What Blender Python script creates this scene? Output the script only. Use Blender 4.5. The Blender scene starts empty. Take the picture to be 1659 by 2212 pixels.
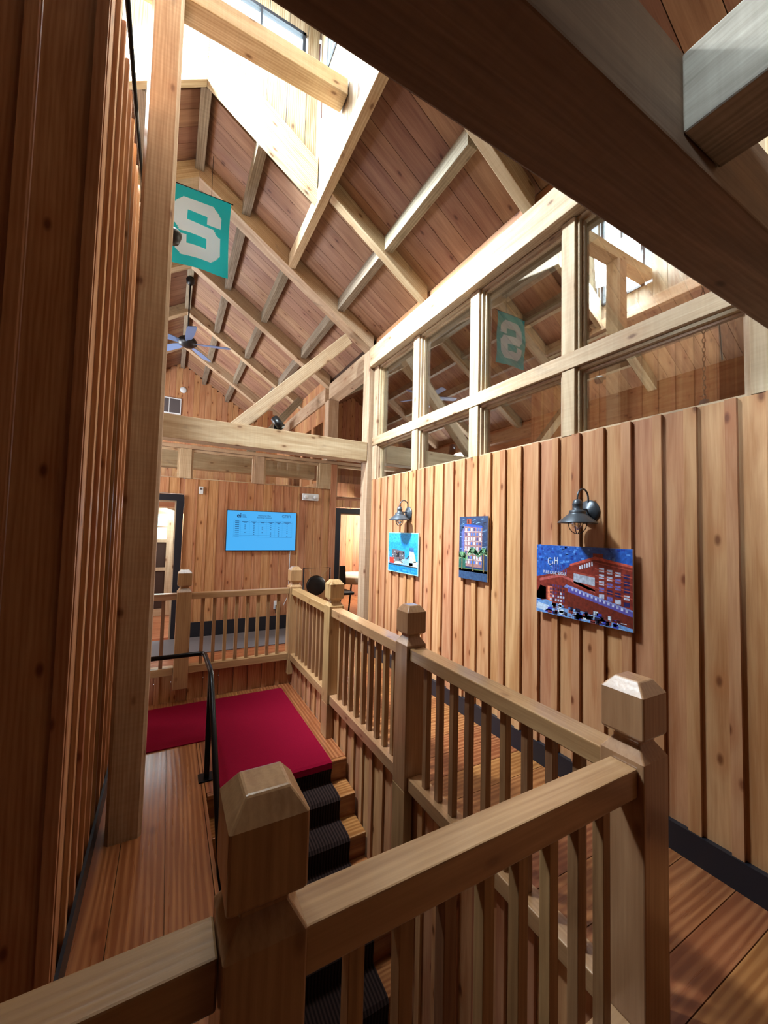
import bpy, math, random
from mathutils import Vector, Matrix
random.seed(7)
# ------------------------------------------------------------------ camera, world, light, exposure
scn = bpy.context.scene
col = scn.collection
YAW, PIT, ROL, FPX = 0.500873985, 0.0481412415, 0.0247187953, 845.8776
cf = Vector((math.sin(YAW)*math.cos(PIT), math.cos(YAW)*math.cos(PIT), math.sin(PIT)))
cr = Vector((math.cos(YAW), -math.sin(YAW), 0))
cu = cr.cross(cf)
cr2 = cr*math.cos(ROL)+cu*math.sin(ROL)
cu2 = -cr*math.sin(ROL)+cu*math.cos(ROL)
cd = bpy.data.cameras.new('camera')
cam = bpy.data.objects.new('camera', cd)
col.objects.link(cam)
cam.matrix_world = Matrix(((cr2.x, cu2.x, -cf.x, 0), (cr2.y, cu2.y, -cf.y, 0), (cr2.z, cu2.z, -cf.z, 0), (0, 0, 0, 1)))
cd.sensor_fit = 'VERTICAL'
cd.sensor_height = 24
cd.lens = FPX/2212*24
cd.clip_start = 0.02
scn.camera = cam
scn.view_settings.view_transform = 'Standard'
scn.view_settings.look = 'None'
scn.view_settings.gamma = 1
scn.view_settings.use_curve_mapping = False
scn.view_settings.exposure = 0.63
w = bpy.data.worlds.new('world')
scn.world = w
w.use_nodes = True
bg = w.node_tree.nodes['Background']
bg.inputs[0].default_value = (0.80, 0.90, 1.0, 1)
bg.inputs[1].default_value = 2.5
scn.cycles.max_bounces = 10
scn.cycles.diffuse_bounces = 2
scn.cycles.use_denoising = True
scn.cycles.sample_clamp_indirect = 6.0


def area(name, loc, aim, sx, sy, power, color, spread=180):
    l = bpy.data.lights.new(name, 'AREA')
    l.shape = 'RECTANGLE'
    l.size, l.size_y, l.energy, l.color = sx, sy, power, color
    l.spread = math.radians(spread)
    o = bpy.data.objects.new(name, l)
    col.objects.link(o)
    o.location = loc
    o.rotation_euler = (Vector(aim)-Vector(loc)).to_track_quat('-Z', 'Y').to_euler()
    return o


DAY = (0.78, 0.92, 1.0)
# daylight through the cupola windows (four sides) and of the far room, plus added fill lamps
area('daylight_cupola_far', (0.13, 4.03, 5.04), (0.13, 0, 4.6), 1.85, 0.56, 50, DAY)
area('daylight_cupola_back', (0.13, 1.57, 5.04), (0.13, 5.0, 4.2), 1.85, 0.56, 8, DAY)
area('fill_cupola_west', (-0.84, 3.56, 4.36), (2.5, 1.75, 0.75), 0.58, 0.60, 680, DAY, 150)  # added panel hung inside the well, tilted down onto the right wall
area('daylight_cupola_pane', (-1.04, 3.55, 4.58), (2.5, 3.5, 4.4), 0.62, 1.40, 60, DAY)
area('daylight_cupola_east', (1.31, 3.2, 5.04), (-1.0, 3.2, 4.4), 0.9, 0.56, 60, DAY)
area('fill_cupola_top', (0.13, 3.60, 5.60), (0.3, 3.65, 0), 1.6, 0.5, 80, DAY, 150)  # added fill under the closed cupola roof; there is no roof light
area('fill_east_room', (7.3, 3.5, 1.2), (4.5, 4.0, 2.2), 5.0, 1.2, 170, (1.0, 0.93, 0.82))  # fill added to brighten the adjoining room behind the glass
area('fill_west_side', (-2.25, 6.0, 0.7), (1.5, 6.2, 0.1), 1.2, 1.6, 95, (0.95, 0.97, 1.0))  # unseen fill added to lift the far hall wall
area('fill_attic', (-2.2, 9.2, 2.0), (1.2, 9.0, 2.6), 2.6, 1.2, 200, (0.9, 0.95, 1.0))  # fill added to light the far roof bays from the side
area('daylight_far_room', (4.9, 8.6, 0.2), (3.0, 8.0, -1.0), 2.0, 1.4, 140, (1.0, 0.95, 0.86))
area('fill_far_hall', (0.6, 8.3, 0.2), (0.0, 7.5, -1.6), 1.4, 1.0, 70, DAY)  # fill added in the lobby to brighten its floor
area('fill_girt', (-2.3, -0.9, 1.7), (1.1, -0.2, 1.1), 0.5, 0.5, 9, (0.62, 0.82, 1.0), 32)  # added narrow lamp for the girt face; no window stands here


# ------------------------------------------------------------------ materials
def newmat(name):
    m = bpy.data.materials.new(name)
    m.use_nodes = True
    nt = m.node_tree
    return m, nt, nt.nodes['Principled BSDF'], nt.links


def srgb(r, g, b):
    f = lambda c: ((c/255+0.055)/1.055)**2.4 if c > 10 else c/255/12.92
    return (f(r), f(g), f(b), 1)


def plain(name, c, rough=0.5, metal=0.0, emit=0, alpha=None, trans=0, sheen=0):
    m, nt, b, L = newmat(name)
    b.inputs['Base Color'].default_value = srgb(*c)
    b.inputs['Roughness'].default_value = rough
    b.inputs['Metallic'].default_value = metal
    if trans:
        b.inputs['Transmission Weight'].default_value = trans
    n = nt.nodes.new('ShaderNodeTexNoise')
    n.inputs['Scale'].default_value = 60
    mx = nt.nodes.new('ShaderNodeMixRGB')
    mx.blend_type = 'MULTIPLY'
    mx.inputs[0].default_value = 0.12
    mx.inputs[1].default_value = srgb(*c)
    L.new(n.outputs['Fac'], mx.inputs[2])
    L.new(mx.outputs[0], b.inputs['Base Color'])
    if emit:
        b.inputs['Emission Color'].default_value = srgb(*c)
        b.inputs['Emission Strength'].default_value = emit
    return m


def wood(name, light, dark, var=0.25, knots=0.6, rough=0.6, coat=0.0, gscale=1.0, wave=0.35, saw=0.0, stain=0.0):
    m, nt, b, L = newmat(name)
    N = nt.nodes.new

    def at(nm, t='fac'):
        a = N('ShaderNodeAttribute')
        a.attribute_name = nm
        return a

    gc, rn = at('gc'), at('rnd')

    def mapped(sx, sy, sz):
        mp = N('ShaderNodeMapping')
        mp.inputs['Scale'].default_value = (sx*gscale, sy*gscale, sz*gscale)
        L.new(gc.outputs['Vector'], mp.inputs['Vector'])
        return mp.outputs[0]

    def noise(vec, sc, det=3, dist=0.0):
        n = N('ShaderNodeTexNoise')
        n.inputs['Scale'].default_value = sc
        n.inputs['Detail'].default_value = det
        n.inputs['Distortion'].default_value = dist
        L.new(vec, n.inputs['Vector'])
        return n.outputs['Fac']

    def math_(op, a, bb=None, c=None):
        n = N('ShaderNodeMath')
        n.operation = op
        for i, v in enumerate((a, bb, c)):
            if v is None:
                continue
            if isinstance(v, (int, float)):
                n.inputs[i].default_value = v
            else:
                L.new(v, n.inputs[i])
        return n.outputs[0]

    def ramp(f, p0, p1, c0, c1):
        r = N('ShaderNodeValToRGB')
        r.color_ramp.elements[0].position = p0
        r.color_ramp.elements[1].position = p1
        r.color_ramp.elements[0].color = c0
        r.color_ramp.elements[1].color = c1
        L.new(f, r.inputs[0])
        return r.outputs[0]

    def mix(fac, a, bb, mode='MIX'):
        n = N('ShaderNodeMixRGB')
        n.blend_type = mode
        for i, v in enumerate((fac, a, bb)):
            if isinstance(v, (int, float)):
                n.inputs[i].default_value = v
            elif isinstance(v, tuple):
                n.inputs[i].default_value = v
            else:
                L.new(v, n.inputs[i])
        return n.outputs[0]

    coarse = noise(mapped(0.7, 7, 7), 1.6, 4, 1.2)
    fine = noise(mapped(2.2, 60, 60), 2.0, 3, 0.2)
    wv = N('ShaderNodeTexWave')
    wv.wave_type = 'BANDS'
    wv.bands_direction = 'Y'
    wv.inputs['Scale'].default_value = 3.0
    wv.inputs['Distortion'].default_value = 9.0
    wv.inputs['Detail'].default_value = 2.0
    wv.inputs['Detail Scale'].default_value = 0.6
    L.new(mapped(0.45, 5, 5), wv.inputs['Vector'])
    g = math_('MULTIPLY_ADD', coarse, 0.9, math_('MULTIPLY', wv.outputs['Fac'], wave))
    g = math_('MULTIPLY_ADD', fine, 0.45, g)
    base = ramp(g, 0.35, 1.45, light, dark)
    vo = N('ShaderNodeTexVoronoi')
    vo.inputs['Scale'].default_value = 1.0
    vo.inputs['Randomness'].default_value = 1.0
    vo.voronoi_dimensions = '2D'
    sx_ = N('ShaderNodeSeparateXYZ')
    L.new(mapped(2.2, 4.6, 4.6), sx_.inputs[0])
    cx_ = N('ShaderNodeCombineXYZ')
    L.new(sx_.outputs[0], cx_.inputs[0])
    L.new(math_('ADD', sx_.outputs[1], sx_.outputs[2]), cx_.inputs[1])
    L.new(cx_.outputs[0], vo.inputs['Vector'])
    kd = ramp(vo.outputs['Distance'], 0.03, 0.085, (1, 1, 1, 1), (0, 0, 0, 1))
    ksel = ramp(vo.outputs['Color'], 0.46, 0.50, (0, 0, 0, 1), (1, 1, 1, 1))
    kf = math_('MULTIPLY', math_('MULTIPLY', kd, ksel), knots)
    halo = math_('MULTIPLY', math_('MULTIPLY', ramp(vo.outputs['Distance'], 0.06, 0.26, (1, 1, 1, 1), (0, 0, 0, 1)), ksel), knots*0.45)
    base = mix(halo, base, (dark[0]*1.0, dark[1]*0.8, dark[2]*0.7, 1))
    base = mix(kf, base, (dark[0]*0.42, dark[1]*0.30, dark[2]*0.24, 1))
    if saw:
        sw = noise(mapped(45, 1.2, 1.2), 1.5, 1, 0.3)
        base = mix(saw, base, ramp(sw, 0.35, 0.7, (0.55, 0.5, 0.45, 1), (1.25, 1.25, 1.25, 1)), 'MULTIPLY')
    if stain:
        st = noise(mapped(1.6, 3.2, 3.2), 1.3, 3, 0.5)
        base = mix(ramp(st, 0.64, 0.74, (0, 0, 0, 1), (stain, stain, stain, 1)), base, (0.09, 0.075, 0.07, 1))
    vr = math_('MULTIPLY_ADD', rn.outputs['Fac'], var*2, 1-var)
    base = mix(1.0, base, vr, 'MULTIPLY')
    # slight hue drift from board to board
    hs = N('ShaderNodeHueSaturation')
    L.new(math_('MULTIPLY_ADD', rn.outputs['Fac'], 0.02, 0.49), hs.inputs['Hue'])
    L.new(base, hs.inputs['Color'])
    L.new(hs.outputs[0], b.inputs['Base Color'])
    L.new(math_('MULTIPLY_ADD', fine, 0.18, rough-0.09), b.inputs['Roughness'])
    b.inputs['Specular IOR Level'].default_value = 0.4
    if coat:
        b.inputs['Coat Weight'].default_value = coat
        b.inputs['Coat Roughness'].default_value = 0.18
    bp = N('ShaderNodeBump')
    bp.inputs['Strength'].default_value = 0.25
    bp.inputs['Distance'].default_value = 0.004
    L.new(g, bp.inputs['Height'])
    L.new(bp.outputs[0], b.inputs['Normal'])
    return m


M = {}
M['wall'] = wood('stained_pine_boards', srgb(208, 160, 118), srgb(164, 108, 70), 0.10, 0.95, 0.5, wave=.2)
M['ceil'] = wood('ceiling_planks', srgb(178, 140, 112), srgb(130, 92, 70), 0.14, 0.85, 0.6, wave=.15)
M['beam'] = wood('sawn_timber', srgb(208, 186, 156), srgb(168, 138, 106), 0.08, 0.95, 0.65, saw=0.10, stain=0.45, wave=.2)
M['beam_shaded'] = wood('shaded_stained_timber', srgb(132, 100, 74), srgb(96, 70, 50), 0.08, 0.8, 0.7, saw=0.08, stain=0.7, wave=.1)  # beam timber with overhead shade put into its colour; the stains are real
M['grey'] = wood('weathered_timber', srgb(172, 158, 138), srgb(118, 104, 86), 0.12, 0.6, 0.7, saw=0.15, wave=.2)
M['pale'] = wood('pale_cupola_boards', srgb(186, 172, 148), srgb(118, 92, 66), 0.16, 0.95, 0.6, wave=0.25)
M['rail'] = wood('varnished_oak', srgb(186, 148, 106), srgb(144, 106, 70), 0.08, 0.6, 0.34, coat=0.7, wave=.12)
M['bal'] = wood('baluster_oak', srgb(176, 136, 96), srgb(120, 84, 54), 0.22, 0.5, 0.42, coat=0.15, wave=.12)
M['floor'] = wood('heart_pine_floor', srgb(186, 126, 78), srgb(132, 76, 40), 0.12, 0.5, 0.30, coat=0.35, wave=0.35, gscale=.6)
M['dark'] = plain('near_black_navy_paint', (22, 26, 36), 0.45)
M['blk'] = plain('black_painted_steel', (16, 17, 20), 0.3, 0.6)
M['steel'] = plain('dark_bronze_steel', (86, 93, 102), 0.38, 0.45)
M['blackp'] = plain('black_plastic', (14, 14, 16), 0.4)
M['white'] = plain('white_plastic', (225, 228, 230), 0.4)
M['mat'] = plain('grey_mat', (88, 80, 80), 0.95)
M['shade'] = plain('roof_backing', (60, 38, 24), 0.9)
M['plaster'] = plain('plain_plaster', (214, 196, 170), 0.8)


def carpet(name, c, ribs):
    m, nt, b, L = newmat(name)
    N = nt.nodes.new
    n = N('ShaderNodeTexNoise')
    n.inputs['Scale'].default_value = 260
    tc = N('ShaderNodeTexCoord')
    L.new(tc.outputs['Object'], n.inputs['Vector'])
    r = N('ShaderNodeValToRGB')
    r.color_ramp.elements[0].color = tuple(x*0.7 for x in srgb(*c)[:3])+(1,)
    r.color_ramp.elements[1].color = tuple(min(1, x*1.25) for x in srgb(*c)[:3])+(1,)
    h = n.outputs['Fac']
    L.new(h, r.inputs[0])
    out = r.outputs[0]
    if ribs:
        wv = N('ShaderNodeTexWave')
        wv.bands_direction = 'X'
        wv.inputs['Scale'].default_value = ribs
        L.new(tc.outputs['Object'], wv.inputs['Vector'])
        mx = N('ShaderNodeMixRGB')
        mx.blend_type = 'MULTIPLY'
        mx.inputs[0].default_value = 0.75
        L.new(out, mx.inputs[1])
        L.new(wv.outputs['Fac'], mx.inputs[2])
        out = mx.outputs[0]
    L.new(out, b.inputs['Base Color'])
    b.inputs['Roughness'].default_value = 0.95
    b.inputs['Specular IOR Level'].default_value = 0.1
    bp = N('ShaderNodeBump')
    bp.inputs['Strength'].default_value = 0.4
    bp.inputs['Distance'].default_value = 0.003
    L.new(h, bp.inputs['Height'])
    L.new(bp.outputs[0], b.inputs['Normal'])
    return m


M['red'] = carpet('crimson_carpet', (122, 4, 34), 0)
M['runner'] = carpet('charcoal_ribbed_runner', (58, 42, 38), 14)


def glassmat(name, ior=0.04, tint=(0.93, 0.96, 0.95, 1)):
    m = bpy.data.materials.new(name)
    m.use_nodes = True
    nt = m.node_tree
    nt.nodes.clear()
    N = nt.nodes.new
    o = N('ShaderNodeOutputMaterial')
    t = N('ShaderNodeBsdfTransparent')
    t.inputs[0].default_value = tint
    g = N('ShaderNodeBsdfGlossy')
    g.inputs['Roughness'].default_value = 0.0
    f = N('ShaderNodeLayerWeight')
    f.inputs[0].default_value = 0.5
    pw = N('ShaderNodeMath')
    pw.operation = 'POWER'
    pw.inputs[1].default_value = 4.0
    nt.links.new(f.outputs['Facing'], pw.inputs[0])
    k = N('ShaderNodeMath')
    k.operation = 'MULTIPLY_ADD'
    k.use_clamp = True
    k.inputs[1].default_value = 1-ior
    k.inputs[2].default_value = ior
    mx = N('ShaderNodeMixShader')
    nt.links.new(pw.outputs[0], k.inputs[0])
    nt.links.new(k.outputs[0], mx.inputs[0])
    nt.links.new(t.outputs[0], mx.inputs[1])
    nt.links.new(g.outputs[0], mx.inputs[2])
    nt.links.new(mx.outputs[0], o.inputs[0])
    return m


M['glass'] = glassmat('partition_glass', 0.24, (0.84, 0.86, 0.82, 1))
M['skyglass'] = glassmat('window_glass', 0.04)


def vcol(name, rough=0.35, emit=0.0):
    m, nt, b, L = newmat(name)
    a = nt.nodes.new('ShaderNodeAttribute')
    a.attribute_name = 'pc'
    n = nt.nodes.new('ShaderNodeTexNoise')
    n.inputs['Scale'].default_value = 45
    n.inputs['Detail'].default_value = 6
    tc = nt.nodes.new('ShaderNodeTexCoord')
    L.new(tc.outputs['Object'], n.inputs['Vector'])
    r = nt.nodes.new('ShaderNodeValToRGB')
    r.color_ramp.elements[0].position = 0.35
    r.color_ramp.elements[1].position = 0.65
    r.color_ramp.elements[0].color = (0.6, 0.6, 0.65, 1)
    r.color_ramp.elements[1].color = (1.25, 1.25, 1.2, 1)
    L.new(n.outputs['Fac'], r.inputs[0])
    mx = nt.nodes.new('ShaderNodeMixRGB')
    mx.blend_type = 'MULTIPLY'
    mx.inputs[0].default_value = 0.0 if emit else 0.8
    L.new(a.outputs['Color'], mx.inputs[1])
    L.new(r.outputs[0], mx.inputs[2])
    if not emit:
        L.new(mx.outputs[0], b.inputs['Base Color'])
    b.inputs['Roughness'].default_value = rough
    if emit:
        L.new(mx.outputs[0], b.inputs['Emission Color'])
        b.inputs['Emission Strength'].default_value = emit
        b.inputs['Base Color'].default_value = (0, 0, 0, 1)
    return m


M['print'] = vcol('gloss_art_print')
M['screen'] = vcol('lit_screen', 0.3, 0.62)
m, nt, b, L = newmat('flag_cloth_green')
tr = nt.nodes.new('ShaderNodeBsdfTranslucent')
ms = nt.nodes.new('ShaderNodeMixShader')
ms.inputs[0].default_value = 0.45
b.inputs['Base Color'].default_value = srgb(4, 104, 96)
b.inputs['Roughness'].default_value = 0.8
tr.inputs[0].default_value = srgb(6, 190, 196)
L.new(b.outputs[0], ms.inputs[1])
L.new(tr.outputs[0], ms.inputs[2])
L.new(ms.outputs[0], nt.nodes['Material Output'].inputs[0])
M['flag'] = m
m, nt, b, L = newmat('flag_cloth_white')
tr = nt.nodes.new('ShaderNodeBsdfTranslucent')
ms = nt.nodes.new('ShaderNodeMixShader')
ms.inputs[0].default_value = 0.45
b.inputs['Base Color'].default_value = srgb(215, 220, 232)
b.inputs['Roughness'].default_value = 0.8
tr.inputs[0].default_value = srgb(205, 215, 240)
L.new(b.outputs[0], ms.inputs[1])
L.new(tr.outputs[0], ms.inputs[2])
L.new(ms.outputs[0], nt.nodes['Material Output'].inputs[0])
M['flagw'] = m
M['skyglow'] = plain('daylit_glazing', (190, 245, 240), 0.4, emit=1.5)


# ------------------------------------------------------------------ mesh helper
class MB:
    def __init__(s):
        s.v, s.f, s.g, s.r, s.m, s.c, s.sm = [], [], [], [], [], [], []

    def add(s, vs, fs, gs, mat=0, rnd=None, colr=(1, 1, 1, 1), smooth=False):
        b0 = len(s.v)
        r = random.random() if rnd is None else rnd
        s.v += [tuple(x) for x in vs]
        off = (random.random()*40, random.random()*40, random.random()*40)
        s.g += [tuple(x[i]+off[i] for i in range(3)) for x in gs]
        s.r += [r]*len(vs)
        s.c += [colr]*len(vs)
        for f in fs:
            s.f.append(tuple(b0+i for i in f))
            s.m.append(mat)
            s.sm.append(smooth)
        return s

    def box(s, x0, x1, y0, y1, z0, z1, grain=None, mat=0, rnd=None, colr=(1, 1, 1, 1)):
        d = (abs(x1-x0), abs(y1-y0), abs(z1-z0))
        if grain is None:
            grain = d.index(max(d))
        o = [grain]+[i for i in range(3) if i != grain]
        vs = [(x, y, z) for x in (x0, x1) for y in (y0, y1) for z in (z0, z1)]
        gs = [(v[o[0]], v[o[1]], v[o[2]]) for v in vs]
        fs = [(0, 1, 3, 2), (4, 6, 7, 5), (0, 4, 5, 1), (2, 3, 7, 6), (0, 2, 6, 4), (1, 5, 7, 3)]
        return s.add(vs, fs, gs, mat, rnd, colr)

    def prism(s, pts, y0, y1, axis='Y', mat=0, rnd=None, grain='u'):
        """pts: polygon (a,b); axis Y: (x,z) extruded in y; axis X: (y,z) extruded in x; axis Z: (x,y) extruded in z"""
        n = len(pts)
        mk = {'Y': lambda a, b, t: (a, t, b), 'X': lambda a, b, t: (t, a, b), 'Z': lambda a, b, t: (a, b, t)}[axis]
        vs = [mk(a, b, t) for t in (y0, y1) for a, b in pts]
        dx, dz = pts[1][0]-pts[0][0], pts[1][1]-pts[0][1]
        l = math.hypot(dx, dz) or 1
        dx, dz = dx/l, dz/l
        gs = []
        for t in (y0, y1):
            for a, b in pts:
                u, vv = a*dx+b*dz, -a*dz+b*dx
                gs.append((u, vv, t) if grain == 'u' else (t, u, vv))
        fs = [tuple(range(n)), tuple(range(2*n-1, n-1, -1))]+[(i, i+n, (i+1) % n+n, (i+1) % n) for i in range(n)]
        return s.add(vs, fs, gs, mat, rnd)

    def beam(s, p0, p1, wd, ht, up=(0, 0, 1), mat=0, rnd=None):
        p0, p1 = Vector(p0), Vector(p1)
        d = (p1-p0)
        ln = d.length
        d.normalize()
        side = d.cross(Vector(up)).normalized()
        u = side.cross(d)
        vs, gs = [], []
        for t, p in ((0, p0), (ln, p1)):
            for a in (-.5, .5):
                for b in (-.5, .5):
                    vs.append(tuple(p+side*a*wd+u*b*ht))
                    gs.append((t, a*wd, b*ht))
        fs = [(0, 1, 3, 2), (4, 6, 7, 5), (0, 4, 5, 1), (2, 3, 7, 6), (0, 2, 6, 4), (1, 5, 7, 3)]
        return s.add(vs, fs, gs, mat, rnd)

    def tube(s, pts, r, n=10, mat=0, closed=False):
        pts = [Vector(p) for p in pts]
        k = len(pts)
        vs, gs, fs = [], [], []
        ref = None
        for i, p in enumerate(pts):
            if closed:
                t = pts[(i+1) % k]-pts[i-1]
            else:
                t = pts[min(i+1, k-1)]-pts[max(i-1, 0)]
            t.normalize()
            if ref is None:
                ref = Vector((0, 0, 1)) if abs(t.z) < .9 else Vector((1, 0, 0))
            a = t.cross(ref).normalized()
            b2 = a.cross(t).normalized()
            ref = b2
            rr = r[i] if isinstance(r, (list, tuple)) else r
            for j in range(n):
                th = 2*math.pi*j/n
                vs.append(tuple(p+a*math.cos(th)*rr+b2*math.sin(th)*rr))
                gs.append((i*.1, j/n, 0))
        m_ = k if closed else k-1
        for i in range(m_):
            for j in range(n):
                a0, a1 = i*n+j, i*n+(j+1) % n
                b0, b1 = ((i+1) % k)*n+j, ((i+1) % k)*n+(j+1) % n
                fs.append((a0, b0, b1, a1))
        if not closed:
            fs.append(tuple(range(n)))
            fs.append(tuple(range((k-1)*n+n-1, (k-1)*n-1, -1)))
        return s.add(vs, fs, gs, mat, smooth=True)

    def lathe(s, prof, c, axis=(0, 0, 1), n=28, mat=0):
        """prof: list of (radius, height along axis)"""
        c = Vector(c)
        ax = Vector(axis).normalized()
        a = ax.cross(Vector((1, 0, 0)) if abs(ax.x) < .9 else Vector((0, 1, 0))).normalized()
        b2 = ax.cross(a)
        vs, gs, fs = [], [], []
        for i, (r, h) in enumerate(prof):
            for j in range(n):
                th = 2*math.pi*j/n
                vs.append(tuple(c+ax*h+(a*math.cos(th)+b2*math.sin(th))*max(r, 1e-4)))
                gs.append((h, r*math.cos(th), r*math.sin(th)))
        for i in range(len(prof)-1):
            for j in range(n):
                fs.append((i*n+j, i*n+(j+1) % n, (i+1)*n+(j+1) % n, (i+1)*n+j))
        return s.add(vs, fs, gs, mat, smooth=True)

    def build(s, name, mats, parent=None, bevel=0.0, sub=0):
        me = bpy.data.meshes.new(name)
        xs = [v[0] for v in s.v]
        ys = [v[1] for v in s.v]
        zs = [v[2] for v in s.v]
        c = ((min(xs)+max(xs))/2, (min(ys)+max(ys))/2, min(zs))
        me.from_pydata([(v[0]-c[0], v[1]-c[1], v[2]-c[2]) for v in s.v], [], s.f)
        for mt in (mats if isinstance(mats, (list, tuple)) else [mats]):
            me.materials.append(mt)
        me.polygons.foreach_set('material_index', s.m)
        me.polygons.foreach_set('use_smooth', s.sm)
        a = me.attributes.new('gc', 'FLOAT_VECTOR', 'POINT')
        a.data.foreach_set('vector', [q for g in s.g for q in g])
        a = me.attributes.new('rnd', 'FLOAT', 'POINT')
        a.data.foreach_set('value', s.r)
        a = me.attributes.new('pc', 'FLOAT_COLOR', 'POINT')
        a.data.foreach_set('color', [q for g in s.c for q in g])
        me.update()
        o = bpy.data.objects.new(name, me)
        col.objects.link(o)
        o.location = c
        if parent is not None:
            o.parent = parent
            o.matrix_parent_inverse = world_of(parent).inverted()
        if bevel:
            md = o.modifiers.new('edge', 'BEVEL')
            md.width = bevel
            md.segments = 2
            md.limit_method = 'ANGLE'
            md.angle_limit = math.radians(40)
        return o


def world_of(o):
    m_ = o.matrix_basis.copy()
    while o.parent is not None:
        m_ = o.parent.matrix_basis @ o.matrix_parent_inverse @ m_ if False else (o.matrix_parent_inverse @ m_)
        m_ = o.parent.matrix_basis @ m_
        o = o.parent
    return m_


def empty(name, loc):
    o = bpy.data.objects.new(name, None)
    col.objects.link(o)
    o.location = loc
    o.empty_display_size = 0.05
    return o


def tag(o, label, cat, group=None):
    o['label'] = label
    o['category'] = cat
    if group:
        o['group'] = group
    return o


def struct(o):
    o['kind'] = 'structure'
    return o


def dup(o, dx, dy, dz, parent=None):
    c = o.copy()
    col.objects.link(c)
    c.location = (o.location[0]+dx, o.location[1]+dy, o.location[2]+dz)
    if parent is not None:
        c.parent = parent
        c.matrix_parent_inverse = world_of(parent).inverted()
    return c


def text_mesh(s, name, size, mat, matrix, parent, ext=0.0004, sx=1.0, bold=0.0):
    cu_ = bpy.data.curves.new(name, 'FONT')
    cu_.body = s
    cu_.size = size
    cu_.extrude = ext
    cu_.offset = bold
    cu_.align_x = 'CENTER'
    cu_.align_y = 'CENTER'
    t = bpy.data.objects.new(name+'_tmp', cu_)
    col.objects.link(t)
    dg = bpy.context.evaluated_depsgraph_get()
    dg.update()
    me = bpy.data.meshes.new_from_object(t.evaluated_get(dg))
    bpy.data.objects.remove(t)
    o = bpy.data.objects.new(name, me)
    me.materials.clear()
    me.materials.append(mat)
    col.objects.link(o)
    for v in me.vertices:
        v.co = matrix @ Vector((v.co.x*sx, v.co.y, v.co.z))
    if parent is not None:
        o.parent = parent
        o.matrix_parent_inverse = world_of(parent).inverted()
    return o


# ------------------------------------------------------------------ key dimensions (metres, eye at the origin)
HF = -1.70            # hall floor
LF = -2.03            # landing floor
XW = 2.52             # face of the long partition
RX = 0.13             # ridge
SL = 0.645            # roof slope


def zc(x):
    return 4.37-SL*abs(x-RX)


def planks(mb, x0, x1, y0, y1, z0, z1, run='Y', wd=0.19, gap=0.004):
    """floor boards running along `run`"""
    a0, a1 = (x0, x1) if run == 'Y' else (y0, y1)
    a = a0
    while a < a1-0.01:
        b_ = min(a+wd, a1)
        if run == 'Y':
            mb.box(a, b_-gap, y0, y1, z0, z1, grain=1)
        else:
            mb.box(x0, x1, a, b_-gap, z0, z1, grain=0)
        a += wd


# floors --------------------------------------------------------------------
mb = MB()
planks(mb, 1.56, 2.62, 0.9, 5.22, HF-.03, HF, 'X', 0.225)
planks(mb, -3.0, 3.9, 5.22, 6.70, HF-.03, HF, 'X', 0.225)
planks(mb, 1.42, 2.62, -2.4, 0.9, HF-.03, HF, 'X', 0.225)
planks(mb, -3.0, 1.42, -2.4, 0.80, HF-.03, HF, 'X', 0.225)
mb.box(-3.0, 3.9, -2.4, 0.80, HF-.12, HF-.035)
mb.box(1.58, 2.62, 0.80, 5.2, HF-.12, HF-.035)
mb.box(-3.0, 3.9, 5.26, 6.7, HF-.12, HF-.035)
struct(mb.build('floor', M['floor']))
mb = MB()
planks(mb, -0.42, 0.34, 0.86, 5.2, LF-.03, LF, 'Y', 0.245)
planks(mb, -3.0, -0.42, 0.86, 2.1, LF-.03, LF, 'Y', 0.245)
planks(mb, 0.34, 1.49, 3.33, 5.2, LF-.03, LF, 'Y', 0.245)
mb.box(-3.0, 0.33, 0.86, 2.1, LF-.14, LF-.035)
mb.box(-0.42, 0.33, 2.1, 5.2, LF-.14, LF-.035)
mb.box(0.33, 1.49, 3.36, 5.2, LF-.14, LF-.035)
struct(mb.build('floor', M['floor']))
mb = MB()
mb.box(-3.0, 2.6, 6.85, 11.7, HF-.05, HF-.0, mat=0)
mb.box(2.6, 8.0, 5.3, 11.7, HF-.05, HF)
mb.box(2.7, 8.0, -2.4, 5.3, HF-.05, HF)
struct(mb.build('floor', M['floor']))
mb = MB()
mb.box(-1.5, 3.0, -1.0, 3.3, -4.62, -4.012)
struct(mb.build('floor', M['floor']))

# ceiling -------------------------------------------------------------------
HX0, HX1, HY0, HY1 = -0.96, 1.22, 1.66, 3.94     # cupola well


def roof(name, rx, hole, y0, y1, half=2.47):
    mb = MB()
    y = y0
    z = lambda x: 4.37-SL*abs(x-rx)
    while y < y1:
        ya, yb = y, min(y+0.205, y1)-0.005
        for sgn in (1, -1):
            segs = [(0, half)]
            if hole and yb > HY0 and ya < HY1+.1:
                segs = [(1.16, half)]
            for a, b_ in segs:
                xa, xb = rx+sgn*a, rx+sgn*b_
                mb.prism([(xa, z(xa)), (xb, z(xb)), (xb, z(xb)+.025), (xa, z(xa)+.025)], ya, yb)
        y += 0.205
    t = 0.03
    for sgn in (1, -1):
        for (a, b_, ya, yb) in ([(0, half+.1, y0, HY0), (1.19, half+.1, HY0, HY1+.1), (0, half+.1, HY1+.1, y1)] if hole else [(0, half+.1, y0, y1)]):
            xa, xb = rx+sgn*a, rx+sgn*b_
            mb.prism([(xa, z(xa)+t), (xb, z(xb)+t), (xb, z(xb)+t+.08), (xa, z(xa)+t+.08)], ya, yb, mat=1)
    return struct(mb.build(name, [M['ceil'], M['shade']]))


roof('ceiling', RX, True, -2.4, 11.9)
roof('ceiling', 5.12, False, -2.4, 11.9)

# cupola walls ---------------------------------------------------------------
CT = 5.62
mb = MB()


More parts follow.
